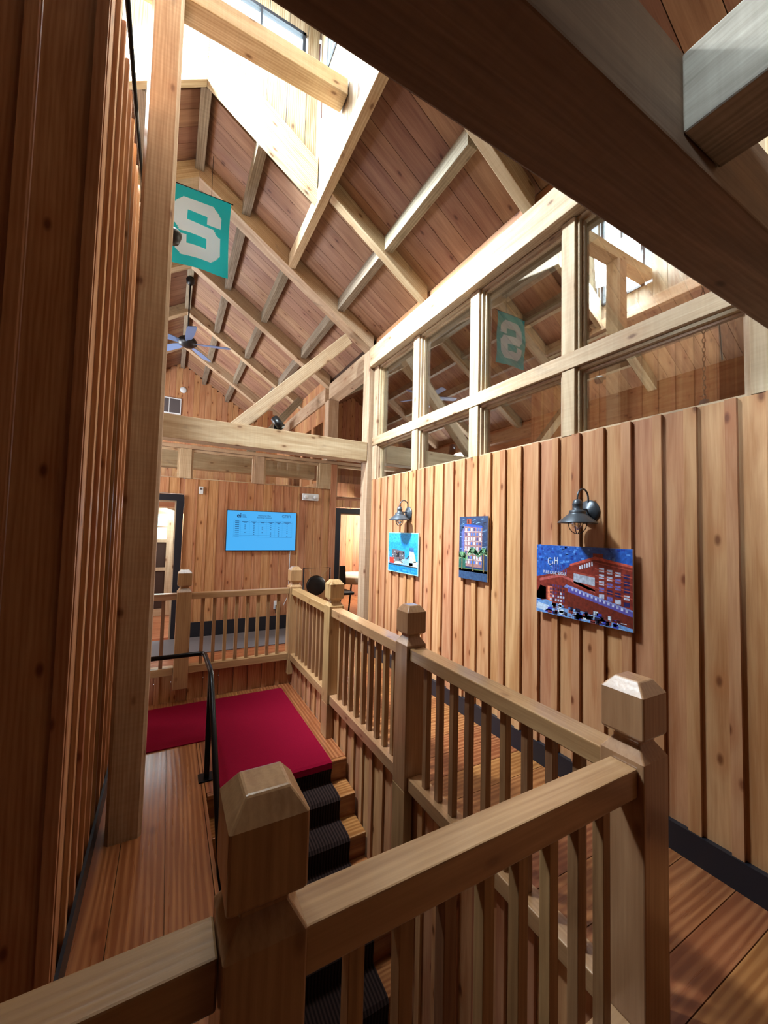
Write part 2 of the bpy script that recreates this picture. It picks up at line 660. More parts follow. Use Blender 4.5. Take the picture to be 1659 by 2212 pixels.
def cup_wall(mb, axis, pos, a0, a1, zlo, win, out):
    """vertical boards with a window hole win=(w0,w1,z0,z1); zlo is a function"""
    a = a0
    wd = 0.205
    edges = [a0]
    while edges[-1] < a1-.01:
        edges.append(min(edges[-1]+wd, a1))
    for e0, e1 in zip(edges[:-1], edges[1:]):
        spans = [(zlo((e0+e1)/2), CT)]
        if win and e1 > win[0]+.01 and e0 < win[1]-.01:
            spans = [(zlo((e0+e1)/2), win[2]), (win[3], CT)]
        for s0, s1 in spans:
            if axis == 'Y':
                mb.box(e0, e1-.006, pos, pos+out, s0, s1, grain=2)
            else:
                mb.box(pos, pos+out, e0, e1-.006, s0, s1, grain=2)


cup_wall(mb, 'Y', HY1+.012, HX0, HX1, lambda x: zc(x)+.04, (-0.80, 1.06, 4.74, 5.33), .03)
cup_wall(mb, 'Y', HY0-.012, HX0, HX1, lambda x: zc(x)+.04, (-0.80, 1.06, 4.74, 5.33), -.03)
cup_wall(mb, 'X', HX1+.01, HY0, HY1, lambda y: 3.60, (1.9, 3.7, 4.74, 5.33), .03)
cup_wall(mb, 'X', HX0-.01, HY0, HY1, lambda y: 3.60, (3.21, 3.87, 3.82, 5.33), -.03)
struct(mb.build('wall_cupola', M['pale']))
mb = MB()
mb.box(HX0-.2, HX1+.2, HY0-.2, HY1+.2, CT+.01, CT+.06)
struct(mb.build('ceiling', M['pale']))
wn = 1
for (ax, pos, a0, a1, wz) in (('Y', HY1+.02, -.80, 1.06, 4.74), ('Y', HY0-.02, -.80, 1.06, 4.74), ('X', HX1+.02, 1.9, 3.7, 4.74), ('X', HX0-.02, 3.21, 3.87, 3.82)):
    e = empty('window_%d' % wn, ((a0+a1)/2, pos, wz) if ax == 'Y' else (pos, (a0+a1)/2, wz))
    struct(e)
    wn += 1
    mb = MB()
    fr = .035
    bars = [(a0, a1, wz, wz+fr), (a0, a1, 5.33-fr, 5.33), (a0, a0+fr, wz, 5.33), (a1-fr, a1, wz, 5.33)]
    k = 4 if wz > 4 else 2
    for i in range(1, k):
        am = a0+(a1-a0)*i/k
        bars.append((am-.011, am+.011, wz+fr, 5.33-fr))
    for (b0, b1, z0, z1) in bars:
        if ax == 'Y':
            mb.box(b0, b1, pos-.02, pos+.03, z0, z1)
        else:
            mb.box(pos-.02, pos+.03, b0, b1, z0, z1)
    mb.build('window_frame', M['dark'], e)
    mb = MB()
    if ax == 'Y':
        mb.box(a0+fr, a1-fr, pos, pos+.006, wz+fr, 5.33-fr)
    else:
        mb.box(pos, pos+.006, a0+fr, a1-fr, wz+fr, 5.33-fr)
    mb.build('window_pane', M['skyglass'], e)

# ------------------------------------------------------------------ partition wall (wall_right): board and batten
mb = MB()
y = -2.4
PER = 0.1735
y = 1.04-PER*20
while y < 5.0:
    ya, yb = y, y+PER
    if yb > 4.996:
        yb = 4.996
    top = .722
    mb.box(XW, XW+.02, ya+.002, yb, HF, top, grain=2)
    bw = .048 if int(round(y/PER)) % 2 else .06
    mb.box(XW-.022, XW-.001, ya, min(ya+bw, 4.996), HF+.15, top, grain=2)
    y += PER
mb.box(XW+.021, XW+.14, -2.4, 4.996, HF, top-.01, grain=2)
mb.box(XW-.001, XW+.14, -2.4, 0.47, .722, 2.35, grain=2)
mb.box(XW+.02, XW+.14, -2.4, 4.996, 2.64, 2.80, grain=1)
struct(mb.build('wall_right', M['wall']))
mb = MB()
mb.box(XW-.032, XW-.023, -2.4, 4.996, HF, HF+.15)
mb.box(XW-.023, XW-.0, -2.4, 4.996, HF, HF+.149)
struct(mb.build('baseboard_right', M['dark']))
# studs and mid rail of the glazed band
SY = [(4.86, 4.994), (3.825, 3.95), (2.795, 2.92), (1.785, 1.89), (0.73, 0.815)]
tn = 1
mb = MB()
mb.box(XW-.012, XW+.14, .73, 4.996, 1.215, 1.335)
struct(mb.build('trim_%d' % tn, M['beam'], bevel=.003))
tn += 1
for (a, b_) in SY:
    for (z0, z1) in ((.724, 1.213), (1.337, 2.35)):
        mb = MB()
        mb.box(XW-.004, XW+.13, a, b_, z0, z1)
        struct(mb.build('trim_%d' % tn, M['beam'], bevel=.003))
        tn += 1
for i in range(4):
    y1, y0 = SY[i][0], SY[i+1][1]
    for (z0, z1) in ((.724, 1.213), (1.337, 2.35)):
        e = struct(empty('window_%d' % wn, (XW+.07, (y0+y1)/2, z0)))
        wn += 1
        mb = MB()
        for (t, x0, x1) in ((.022, XW+.02, XW+.05), (.04, XW+.05, XW+.075), (.022, XW+.082, XW+.11)):
            mb.box(x0, x1, y0+.001, y0+t, z0, z1, grain=2)
            mb.box(x0, x1, y1-t, y1-.001, z0, z1, grain=2)
            mb.box(x0, x1, y0+t, y1-t, z0+.001, z0+t*.6, grain=1)
            mb.box(x0, x1, y0+t, y1-t, z1-t, z1-.001, grain=1)
        mb.build('window_frame', M['beam'], e)
        mb = MB()
        mb.box(XW+.076, XW+.081, y0+.03, y1-.03, z0+.02, z1-.03)
        mb.build('window_pane', M['glass'], e)

# ------------------------------------------------------------------ left walls
WL, WLY = -0.335, 2.12
mb = MB()
y = WLY
i = 0
while y < 4.74:
    yb = min(y+.2, 4.75)
    mb.box(WL-.04, WL-.02, y, yb, LF, 2.80, grain=2)
    mb.box(WL-.019, WL, y, y+.045, LF+.001, 2.80, grain=2)
    y += .2
    i += 1
mb.box(WL-.16, WL-.041, WLY+.03, 4.75, LF, 2.80, grain=2)
struct(mb.build('wall_left', M['wall']))
mb = MB()
x = WL
while x > -2.3:
    xa = max(x-.235, -2.355)
    top = min(4.2, zc(xa)-.03)
    mb.box(xa+.004, x, WLY-.03, WLY-.001, LF, top, grain=2)
    mb.box(x-.05, x-.004, WLY-.052, WLY-.031, LF, top, grain=2)
    x = xa
struct(mb.build('wall_left', M['wall']))
mb = MB()
mb.box(WL, WL+.015, WLY+.001, 4.75, LF, LF+.14)
struct(mb.build('baseboard_left', M['dark']))
mb = MB()
mb.box(-2.46, -2.36, -2.4, 11.7, LF-.1, 2.76)
struct(mb.build('wall_west', M['wall']))
mb = MB()
mb.box(2.53, 2.70, -2.4, 11.7, 2.86, 2.95)
struct(mb.build('ceiling', M['shade']))
mb = MB()
mb.box(-2.6, 7.7, -2.5, -2.41, LF-.1, 4.5)
struct(mb.build('wall_back', M['shade']))  # unseen wall, coloured dark to cut bounce light near the camera
mb = MB()
mb.box(7.55, 7.65, -2.4, 11.9, HF-.1, 3.0)
struct(mb.build('wall_east', M['wall']))

# gable wall far away
mb = MB()
x = -2.9
while x < 7.6:
    xa = x+.145
    xm = (x+xa)/2
    top = max(4.37-SL*abs(xm-RX), 4.37-SL*abs(xm-5.12))
    mb.box(x, xa-.004, 11.7, 11.74, HF, max(top, 2.78), grain=2)
    x = xa
mb.box(-2.9, 7.6, 11.75, 11.8, HF, 4.4, grain=2)
struct(mb.build('wall_gable', M['wall']))

# far hall wall (Y = 6.72) ---------------------------------------------------
FY = 6.72
mb = MB()


def fboards(x0, x1, z0, z1):
    a = x0
    while a < x1-.005:
        b_ = min(a+.147, x1)
        mb.box(a, b_-.003, FY, FY+.02, z0, z1, grain=2)
        mb.box(a-.001, min(a+.03, b_-.004), FY-.007, FY-.001, z0, z1, grain=2) if a > x0 else None
        a += .147


fboards(.19, 2.655, HF, .73)
fboards(-3.0, .17, .49, .73)
fboards(2.655, 3.9, .42, .55)
fboards(-3.0, -.95, HF, .49)
fboards(3.62, 3.9, HF, .42)
mb.box(.19, 2.655, FY+.021, FY+.10, HF, .725, grain=2)
mb.box(-3.0, .17, FY+.021, FY+.10, .49, .725, grain=2)
mb.box(2.66, 3.9, FY+.021, FY+.10, .42, .60, grain=0)
struct(mb.build('wall_far', M['wall']))
mb = MB()
mb.box(.19, 2.64, FY-.022, FY-.0075, HF, -1.47)
struct(mb.build('baseboard_far', M['dark']))
for (a, b_) in ((.10, .26), (1.20, 1.36), (2.33, 2.55)):
    mb = MB()
    mb.box(a, b_, FY-.02, FY+.12, .731, 1.19, grain=2)
    struct(mb.build('trim_%d' % tn, M['beam'], bevel=.003))
    tn += 1
for (a, b_) in ((2.55, 2.66), ):
    mb = MB()
    mb.box(a, b_, FY-.03, FY-.008, HF, 1.19, grain=2)
    struct(mb.build('trim_%d' % tn, M['wall']))
    tn += 1
for (a, b_, z0) in ((-.95, .10, .731), (.26, 1.20, .731), (1.36, 2.33, .731), (2.66, 3.6, .60)):
    e = struct(empty('window_%d' % wn, ((a+b_)/2, FY+.05, z0)))
    wn += 1
    mb = MB()
    t = .028
    mb.box(a+.001, a+t, FY-.0, FY+.06, z0, 1.188, grain=2)
    mb.box(b_-t, b_-.001, FY-.0, FY+.06, z0, 1.188, grain=2)
    mb.box(a+t, b_-t, FY-.0, FY+.06, 1.188-t*1.4, 1.188, grain=0)
    mb.box(a+t, b_-t, FY-.0, FY+.06, z0+.001, z0+t*.5, grain=0)
    mb.build('window_frame', M['beam'], e)
    mb = MB()
    mb.box(a+t, b_-t, FY+.062, FY+.067, z0+.01, 1.18)
    mb.build('window_pane', M['skyglass'], e)
# door openings: dark casings
for (n_, x0, x1, zt) in ((1, -.95, .18, .475), (2, 2.66, 3.62, .40)):
    e = struct(empty('door_%d' % n_, ((x0+x1)/2, FY, HF)))
    mb = MB()
    cw = .095
    for (a, b_) in ((x0, x0+cw), (x1-cw, x1)):
        mb.box(a, b_, FY-.03, FY+.12, HF, zt-cw)
    mb.box(x0, x1, FY-.03, FY+.12, zt-cw, zt)
    mb.build('casing', M['dark'], e)
    mb = MB()
    for (a, b_) in ((x0+cw, x0+cw+.02), (x1-cw-.02, x1-cw)):
        mb.box(a, b_, FY+.0, FY+.11, HF, zt-cw-.02, grain=2)
    mb.box(x0+cw, x1-cw, FY+.0, FY+.11, zt-cw-.02, zt-cw, grain=0)
    mb.build('jamb', M['beam'], e)
# glazed exterior door and the rooms behind the far wall
GY = 8.5
e = struct(empty('door_3', (-.45, GY, HF)))
mb = MB()
for (a, b_) in ((-1.0, -.88), (-.03, .09)):
    mb.box(a, b_, GY, GY+.045, HF+.01, .33, grain=2)
mb.box(-.88, -.03, GY, GY+.045, HF+.01, HF+.14, grain=0)
mb.box(-.88, -.03, GY, GY+.045, .21, .33, grain=0)
for z in (-.29, -.82):
    mb.box(-.88, -.03, GY, GY+.045, z-.03, z+.03, grain=0)
for x in (-.60, -.32):
    mb.box(x-.011, x+.011, GY, GY+.045, -.26, .21, grain=2)
mb.box(-.88, -.03, GY, GY+.045, -.04, -.015, grain=0)
mb.box(-.88, -.03, GY+.01, GY+.03, HF+.14, -.85, grain=2, mat=1)
mb.box(-.88, -.03, GY+.01, GY+.03, -.79, -.32, grain=2, mat=1)
mb.build('door_leaf', [M['beam'], M['shade']], e)
mb = MB()
mb.box(-.88, -.03, GY+.02, GY+.026, -.26, .21)
mb.build('door_pane', M['skyglow'], e)
mb = MB()
mb.box(-3.0, -1.02, GY, GY+.08, HF, .55, grain=2)
mb.box(.11, 2.40, GY, GY+.08, HF, .55, grain=2)
mb.box(-3.0, 2.40, GY, GY+.08, .36, .56, grain=0)
struct(mb.build('wall_lobby', M['wall']))
mb = MB()
x = 2.8
while x < 5.2:
    mb.box(x, x+.195, 9.3, 9.34, HF, 1.2, grain=2)
    x += .2
struct(mb.build('wall_office', M['wall']))

# stairwell side walls ---------------------------------------------------------
mb = MB()
y = .9
while y < 5.2:
    yb = min(y+PER, 5.2)
    lo = LF-.02 if y > 3.4 else -4.01
    mb.box(1.505, 1.525, y, yb-.003, lo, HF+.0, grain=2)
    mb.box(1.486, 1.504, y, y+.05, lo+.001, HF, grain=2)
    y += PER
mb.box(1.526, 1.56, .9, 5.2, -4.01, HF-.13)
struct(mb.build('wall_stairwell_east', M['wall']))
mb = MB()
y = .9
while y < 3.3:
    mb.box(.300, .319, y, y+PER-.003, -4.01, LF-.035, grain=2)
    y += PER
struct(mb.build('wall_stairwell_west', M['wall']))
mb = MB()
x = .33
while x < 1.48:
    mb.box(x, min(x+PER, 1.48)-.003, .86, .88, -4.01, HF, grain=2)
    x += PER
x = -.33
mb.box(-2.9, .33, .84, .858, LF, HF, grain=0)
struct(mb.build('wall_stairwell_south', M['wall']))
mb = MB()
mb.box(.32, 1.48, 3.36, 3.40, -4.01, LF-.15, grain=0)
struct(mb.build('wall_under_landing', M['wall']))
mb = MB()
x = -.41
while x < 1.48:
    mb.box(x, min(x+.17, 1.484)-.003, 5.205, 5.225, LF, HF-.0, grain=2)
    if x > -.35:
        mb.box(x, x+.05, 5.186, 5.204, LF, HF, grain=2)
    x += .17
mb.box(-.5, 1.6, 5.227, 5.25, LF-.1, HF-.121, grain=0)
struct(mb.build('wall_landing', M['wall']))

# ------------------------------------------------------------------ timber frame
def one(name, mb, mat, label, cat, group=None, bevel=.006):
    return tag(mb.build(name, mat, None, bevel), label, cat, group)


def B(*a, **k):
    return MB().box(*a, **k)


# tie beams
one('tie_beam', B(-2.35, 2.438, .48, .72, .99, 1.26), M['beam_shaded'], 'massive dark tie beam crossing directly overhead at the top of the picture', 'beam')
one('tie_beam', B(-2.35, 2.438, 5.0, 5.2, .99, 1.26), M['beam'], 'large tan tie beam with a knot hole, running into the corner post above the far railing', 'beam')
one('tie_beam', B(-2.35, 2.438, 7.3, 7.5, .97, 1.26), M['beam'], 'cracked tie beam seen through the small openings above the wall screen', 'beam')
one('header_beam', B(-2.35, 3.9, FY-.03, FY+.14, 1.192, 1.25), M['beam'], 'thin header plank over the row of openings above the wall screen', 'beam')
one('girt_beam', B(1.10, 1.30, -2.35, .478, 1.03, 1.24), M['grey'], 'grey beam butting into the overhead tie beam in the upper corner', 'beam')
# plates
one('plate_beam', B(2.44, 2.64, -2.38, 4.998, 2.355, 2.632), M['beam'], 'long cracked plate beam on top of the glazed partition', 'beam')
one('plate_beam', B(2.44, 2.64, 5.202, 6.648, 2.355, 2.632), M['beam'], 'short plate beam behind the corner post', 'beam')
one('plate_beam', B(2.44, 2.64, 6.852, 11.68, 2.355, 2.632), M['beam'], 'plate beam above the boarded openings beyond the rear post', 'beam')
one('plate_beam', B(-2.38, -2.18, -2.38, 11.68, 2.355, 2.632), M['beam'], 'plate beam on the opposite eave, hidden behind the battened wall', 'beam')
# posts
def post(x0, x1, y0, y1, z0, z1, label, ch=.012):
    mb = MB()
    c = ch
    pts = [(x0+c, y0), (x1-c, y0), (x1, y0+c), (x1, y1-c), (x1-c, y1), (x0+c, y1), (x0, y1-c), (x0, y0+c)]
    mb.prism(pts, z0, z1, 'Z', grain='v')
    return one('timber_post', mb, M['beam'], label, 'post', None, 0)


post(2.44, 2.64, 5.001, 5.2, HF, 2.62, 'pale corner post between the boarded wall and the rear doorway')
post(2.44, 2.64, 6.65, 6.85, 1.251, 2.354, 'post under the plate beam behind the black cylinder spotlight')
post(-.27, -.07, 3.06, 3.26, LF, 3.845, 'tall knotty timber post rising from the landing past the green flag', .02)
post(2.44, 2.487, .48, .72, HF, 2.35, 'post at the end of the glazed partition under the overhead beam')
# braces
def brace(x0, z0, x1, z1, y0, y1, label, wd=.155, mat='beam'):
    mb = MB()
    d = Vector((x1-x0, 0, z1-z0)).normalized()
    n = Vector((-d.z, 0, d.x))*wd/2
    a, b_ = Vector((x0, 0, z0)), Vector((x1, 0, z1))
    # ends cut flush with the horizontal tie
    k = wd/2/abs(d.z)
    pts = [(x0-k, z0), (x1+n.x, z1+n.z), (x1-n.x, z1-n.z), (x0+k, z0)]
    mb.prism(pts, y0, y1)
    return one('knee_brace', mb, M[mat], label, 'brace')


brace(.70, 1.262, 2.12, 2.72, 5.03, 5.17, 'pale diagonal brace rising from the far tie beam to the rafter foot')
brace(.13-.57, 1.262, .13-1.99, 2.72, 5.03, 5.17, 'matching diagonal brace on the other half of the far tie beam')
brace(1.15, 1.262, 2.12, 2.5, 7.33, 7.47, 'short brace glimpsed through the openings above the wall screen', .13, 'grey')
mb = MB()
mb.beam((2.44, 5.72, 1.05), (1.9, 6.68, .93), .09, .12)
# rafters
RAF = [(.48, .72, .23, 'over the camera side tie beam'), (5.0, 5.2, .23, 'directly above the far tie beam'),
       (6.75, 6.9, .23, 'just behind the flag'), (8.4, 8.55, .2, 'behind the ceiling fan'), (10.05, 10.2, .2, 'next to the gable wall')]


def rafter(x0, x1, y0, y1, d, label, mat='beam', rx=RX):
    z = lambda x: 4.37-SL*abs(x-rx)
    mb = MB()
    mb.prism([(x0, z(x0)-.002), (x1, z(x1)-.002), (x1, z(x1)-d), (x0, z(x0)-d)], y0, y1)
    return one('rafter', mb, M[mat], label, 'rafter')


for (y0, y1, d, t) in RAF:
    rafter(RX, 2.50, y0, y1, d, 'rafter %s, on the slope above the glazed partition' % t)
    rafter(RX, -2.24, y0, y1, d, 'rafter %s, on the opposite slope' % t)
rafter(1.312, 2.50, 3.65, 3.75, .2, 'thin rafter running from the foot of the skylight well down to the long plate beam')
rafter(1.312, 2.50, 2.13, 2.23, .2, 'thin rafter half hidden by the overhead beam, between skylight well and plate beam')
rafter(-1.052, -2.24, 3.65, 3.75, .2, 'thin rafter on the opposite slope, farther from the camera')
rafter(-1.052, -2.24, 2.184, 2.284, .2, 'thin rafter on the opposite slope, closer to the camera')
# well framing
def header(x0, x1, y0, y1, label):
    mb = MB()
    mb.prism([(x0, zc(x0)+.25), (x1, zc(x1)+.25), (x1, zc(x1)-.20), (x0, zc(x0)-.20)], y0, y1)
    return one('well_header', mb, M['pale'], label, 'beam')


header(RX, HX1, HY1-.07, HY1+.01, 'bright sloping header of the skylight well running down to its lower corner')
header(RX, HX0, HY1-.07, HY1+.01, 'bright sloping header of the skylight well passing behind the tall post')
header(RX, HX1, HY0+.002, HY0+.07, 'header on the camera side of the skylight well, east half')
header(RX, HX0, HY0+.002, HY0+.07, 'header on the camera side of the skylight well, west half')
one('well_side_beam', B(1.22, 1.31, .722, 4.998, 3.42, 3.60), M['beam'], 'long beam along the glazed-partition edge of the skylight well', 'beam')
one('well_side_beam', B(-1.05, -.96, .722, 4.998, 3.42, 3.60), M['beam'], 'long beam along the opposite edge of the skylight well', 'beam')
one('well_cross_beam', B(-.958, 1.218, 3.08, 3.26, 3.85, 4.0), M['beam'], 'beam crossing the skylight well below its window', 'beam')
# purlins
ROWS = [(0.0, 'ridge row'), (.54, 'upper row'), (1.135, 'middle row'), (1.84, 'eave row')]
BAYS = [(.724, 2.078, 'over the camera'), (2.29, 3.648, 'beside the skylight well'), (3.752, 4.998, 'before the far tie beam'),
        (5.202, 6.748, 'after the far tie beam'), (6.902, 8.398, 'at the ceiling fan'), (8.552, 10.048, 'past the ceiling fan'), (10.202, 11.69, 'against the gable wall')]
for bi, (y0, y1, bt) in enumerate(BAYS):
    for ri, (off, rt) in enumerate(ROWS):
        for sgn in ((1,) if ri == 0 else (1, -1)):
            if bi < 2 and ri < 3:
                continue
            if bi == 2 and ri == 2:
                continue
            ya = y0
            if bi == 2 and ri < 2:
                ya = 4.0
            xm = RX+sgn*off
            mb = MB()
            w2 = .048
            zt = [zc(xm-w2)-.002, zc(xm+w2)-.002]
            zb = zc(xm)-.135
            if ri == 0:
                pts = [(xm-w2, zt[0]), (xm, zc(xm)-.002), (xm+w2, zt[1]), (xm+w2, zb-.02), (xm-w2, zb-.02)]
            else:
                pts = [(xm-w2, zt[0]), (xm+w2, zt[1]), (xm+w2, zb), (xm-w2, zb)]
            mb.prism(pts, ya, y1, grain='v')
            side = '' if ri == 0 else (', partition slope' if sgn > 0 else ', opposite slope')
            one('purlin', mb, M['grey'], 'weathered purlin, %s%s, %s' % (rt, side, bt), 'purlin', None, .003)

# east room frame (seen through the partition glass)
RX2 = 5.12
one('plate_beam', B(2.70, 2.88, -2.38, 4.998, 2.36, 2.60), M['grey'], 'plate beam on the other side of the partition glass', 'beam')
for (y0, y1) in ((.5, .7), (2.1, 2.25), (3.7, 3.85), (5.0, 5.2), (6.75, 6.9), (8.4, 8.55)):
    t = {0.5: 'closest to the camera', 2.1: 'second from the camera', 3.7: 'third from the camera', 5.0: 'fourth, over the tie beam', 6.75: 'fifth', 8.4: 'last'}[y0]
    rafter(2.95, RX2, y0, y1, .2, 'rafter of the adjoining room, rising slope, %s' % t, 'grey', RX2)
    rafter(7.5, RX2, y0, y1, .2, 'rafter of the adjoining room, falling slope, %s' % t, 'grey', RX2)
one('tie_beam', B(2.66, 7.5, 5.0, 5.2, .99, 1.26), M['grey'], 'tie beam of the adjoining room seen through the glass', 'beam')
brace(5.7, 1.262, 7.1, 2.75, 5.03, 5.17, 'brace in the adjoining room beyond the glass, outer', .15, 'grey')
brace(4.5, 1.262, 3.1, 2.75, 5.03, 5.17, 'brace in the adjoining room beyond the glass, inner', .15, 'grey')
for i, xm in enumerate((3.3, 3.95, 4.6, 5.12, 5.65, 6.3, 6.95)):
    mb = MB()
    z = lambda x: 4.37-SL*abs(x-RX2)
    mb.prism([(xm-.05, z(xm)-.002-.06), (xm+.05, z(xm)-.062), (xm+.05, z(xm)-.2), (xm-.05, z(xm)-.2)], 3.852, 4.998, grain='v')
    one('purlin', mb, M['grey'], 'purlin in the adjoining room beyond the glass, %s from the partition' % ('first second third fourth fifth sixth seventh'.split()[i]), 'purlin', None, .003)

# boarded partition continuing past the rear post
mb = MB()
y = 6.87
OPN = [(7.02, 7.50), (7.66, 8.16), (8.40, 9.0)]
while y < 11.6:
    yb = min(y+.14, 11.6)
    ins = any(a-.03 < y < b_-.03 for a, b_ in OPN)
    for (z0, z1) in (((HF, .9), (2.05, 2.352)) if ins else ((HF, 2.352),)):
        mb.box(2.47, 2.49, y, yb-.004, z0, z1, grain=2)
    mb.box(2.47, 2.49, y, yb-.004, 2.634, zc(2.48)-.01, grain=2)
    y += .14
struct(mb.build('wall_rear_partition', M['wall']))
mb = MB()
a0, a1 = 1.62, 2.05
for k in range(4):
    x = a0+k*.108
    top = 2.55+min(k, 3-k)*.09
    mb.box(x, x+.104, 8.9, 8.92, HF+.001, top+.0, grain=2)
for k in range(4):
    mb.box(2.052, 2.07, 8.9+k*.108, 8.9+k*.108+.104, HF+.001, 2.5, grain=2)
one('boarded_chase', mb, M['wall'], 'small wood-boarded chase with a peaked top above the far tie beam', 'duct chase', None, 0)

# ------------------------------------------------------------------ railings and newels
def newel(cx, cy, zb, label, low=None):
    h = .0765
    mb = MB()
    prof = [(h, zb), (h, -.762), (h-.03, -.718), (h-.03, -.706), (h-.002, -.686), (h-.002, -.545), (h-.034, -.503)]
    vs, gs, fs = [], [], []
    for (r, z) in prof:
        for sx, sy in ((-1, -1), (1, -1), (1, 1), (-1, 1)):
            vs.append((cx+sx*r, cy+sy*r, z))
            gs.append((z, sx*r, sy*r))
    n = len(prof)
    fs.append((3, 2, 1, 0))
    for i in range(n-1):
        for j in range(4):
            fs.append((i*4+j, i*4+(j+1) % 4, (i+1)*4+(j+1) % 4, (i+1)*4+j))
    fs.append(tuple((n-1)*4+j for j in range(4)))
    mb.add(vs, fs, gs)
    if low:
        mb.box(cx-h, 1.484, cy-h, cy+h, low, zb-.0005, grain=2)
    return one('newel_post', mb, M['rail'], label, 'newel post', None, .005)


NX, NY = 1.4965, .8265
newel(.1915, NY, -2.0, 'big newel post in front, its cut top block partly covering the red carpet')
newel(NX, NY, -1.698, 'newel post at the corner closest to the baseboard, where two railings meet')
newel(NX, 2.305, -1.70, 'second newel post back along the hall railing', -2.62)
newel(NX, 3.735, -1.70, 'third newel post back along the hall railing, in front of the gong', -2.028)
newel(NX, 5.155, -1.70, 'newel post at the far corner of the stairwell, below the wall screen cable', -1.88)
newel(.1915, 5.155, -1.86, 'newel post on the far railing beside the dark doorway')


def railing(p0, p1, axis, n, label, th=.078, wd=.112):
    """p0,p1 along axis; fixed coordinate f"""
    (a0, a1, f) = (p0[0], p1[0], p0[1]) if axis == 'X' else (p0[1], p1[1], p0[0])
    e = empty('railing', ((p0[0]+p1[0])/2, (p0[1]+p1[1])/2, -1.70))
    tag(e, label, 'railing')

    def bx(z0, z1, w_, s0, s1):
        mb = MB()
        if axis == 'X':
            return mb.box(s0, s1, f-w_/2, f+w_/2, z0, z1)
        return mb.box(f-w_/2, f+w_/2, s0, s1, z0, z1)
    bx(-.78-th, -.78, wd, a0, a1).build('top_rail', M['rail'], e, .005)
    bx(-1.698, -1.615, .105, a0, a1).build('bottom_rail', M['rail'], e, .004)
    st = (a1-a0)/(n+1)
    first = None
    for i in range(n):
        c = a0+st*(i+1)
        if i == 0 or i % 3 == 1 and False:
            pass
        first_ = bx(-1.615, -.78-th, .038, c-.019, c+.019).build('baluster', M['bal'], e, .002)
    return e


railing((.2695, NY-.01), (1.4185, NY-.01), 'X', 8, 'front railing between the big newel post and the corner newel post', .095, .092)
railing((-2.2, NY+.01), (.1135, NY+.01), 'X', 17, 'front railing with a bluish sheen running off beside the big newel post', .095, .092)
railing((NX, .9045), (NX, 2.227), 'Y', 9, 'hall railing section closest to the camera along the boarded wall')
railing((NX, 2.383), (NX, 3.657), 'Y', 9, 'middle hall railing section above the side of the stairs')
railing((NX, 3.813), (NX, 5.077), 'Y', 9, 'hall railing section beside the red carpeted landing')
railing((.2695, 5.155), (1.4185, 5.155), 'X', 8, 'far railing across the landing under the wall screen', .07, .10)
railing((-2.2, 5.155), (.1135, 5.155), 'X', 17, 'far railing piece between the tall post and the dark doorway', .07, .10)

# stairs -----------------------------------------------------------------------
RISE, RUN = .18, .213
e = tag(empty('staircase', (.9, 2.0, -4.01)), 'wooden staircase descending from the landing toward the camera', 'staircase')
y = 3.33
z = LF
NST = 11
for i in range(NST):
    z -= RISE
    mb = MB().box(.322, 1.484, y-.02, y, z, z+RISE-.035-(0 if i else .0), grain=0)
    mb.build('riser', M['floor'], e)
    if i < NST-1:
        mb = MB().box(.322, 1.484, y-RUN-.03, y-.001, z-.034, z-.001, grain=0)
        mb.build('tread', M['floor'], e, .006)
    y -= RUN
mb = MB().box(.345, 1.484, 3.29, 3.332, LF-.034, LF-.001, grain=0)
mb.build('landing_nosing', M['floor'], e, .006)


def strip(path, x0, x1, th, name, mat, label):
    """carpet that follows a (y,z) path, thickness th"""
    mb = MB()
    n = len(path)
    P = [Vector((0, a, b_)) for a, b_ in path]
    out = []
    for i, p in enumerate(P):
        t = (P[min(i+1, n-1)]-P[max(i-1, 0)]).normalized()
        out.append(p+Vector((0, -t.z, t.y))*(-th if True else th))
    vs, gs, fs = [], [], []
    for q, o_ in zip(P, out):
        for x in (x0, x1):
            vs.append((x, q.y, q.z))
            vs.append((x, o_.y, o_.z))
    gs = [(v[0], v[1], v[2]) for v in vs]
    for i in range(n-1):
        a, b_ = i*4, (i+1)*4
        fs += [(a, a+2, b_+2, b_), (a+1, b_+1, b_+3, a+3), (a, b_, b_+1, a+1), (a+2, a+3, b_+3, b_+2)]
    fs += [(0, 1, 3, 2), ((n-1)*4, (n-1)*4+2, (n-1)*4+3, (n-1)*4+1)]
    mb.add(vs, fs, gs, smooth=False)
    return one(name, mb, mat, label, 'carpet', None, 0)


path = []
y, z = 3.33, LF
y -= 0
path.append((3.283, LF-.045))
for i in range(NST-1):
    z -= RISE
    path += [(y-.026, z+.06), (y-.03, z+.014), (y-.045, z+.006), (y-RUN+.01, z+.003), (y-RUN-.022, z-.002), (y-RUN-.036, z-.018), (y-RUN-.034, z-.04)]
    y -= RUN
strip(path, .46, 1.34, .008, 'stair_runner', M['runner'], 'dark ribbed runner carpet flowing down the wooden stairs')
mb = MB()
mb.prism([(-.30, 4.13), (.44, 4.13), (.44, 3.30), (1.34, 3.30), (1.34, 5.05), (-.30, 5.05)], LF+.001, LF+.011, 'Z')
mb.prism([(3.302, LF+.011), (3.276, LF+.002), (3.270, LF-.045), (3.282, LF-.045), (3.286, LF+.0), (3.302, LF+.001)], .46, 1.34, 'X')
one('landing_carpet', mb, M['red'], 'crimson red carpet covering the landing in an L shape', 'carpet', None, 0)

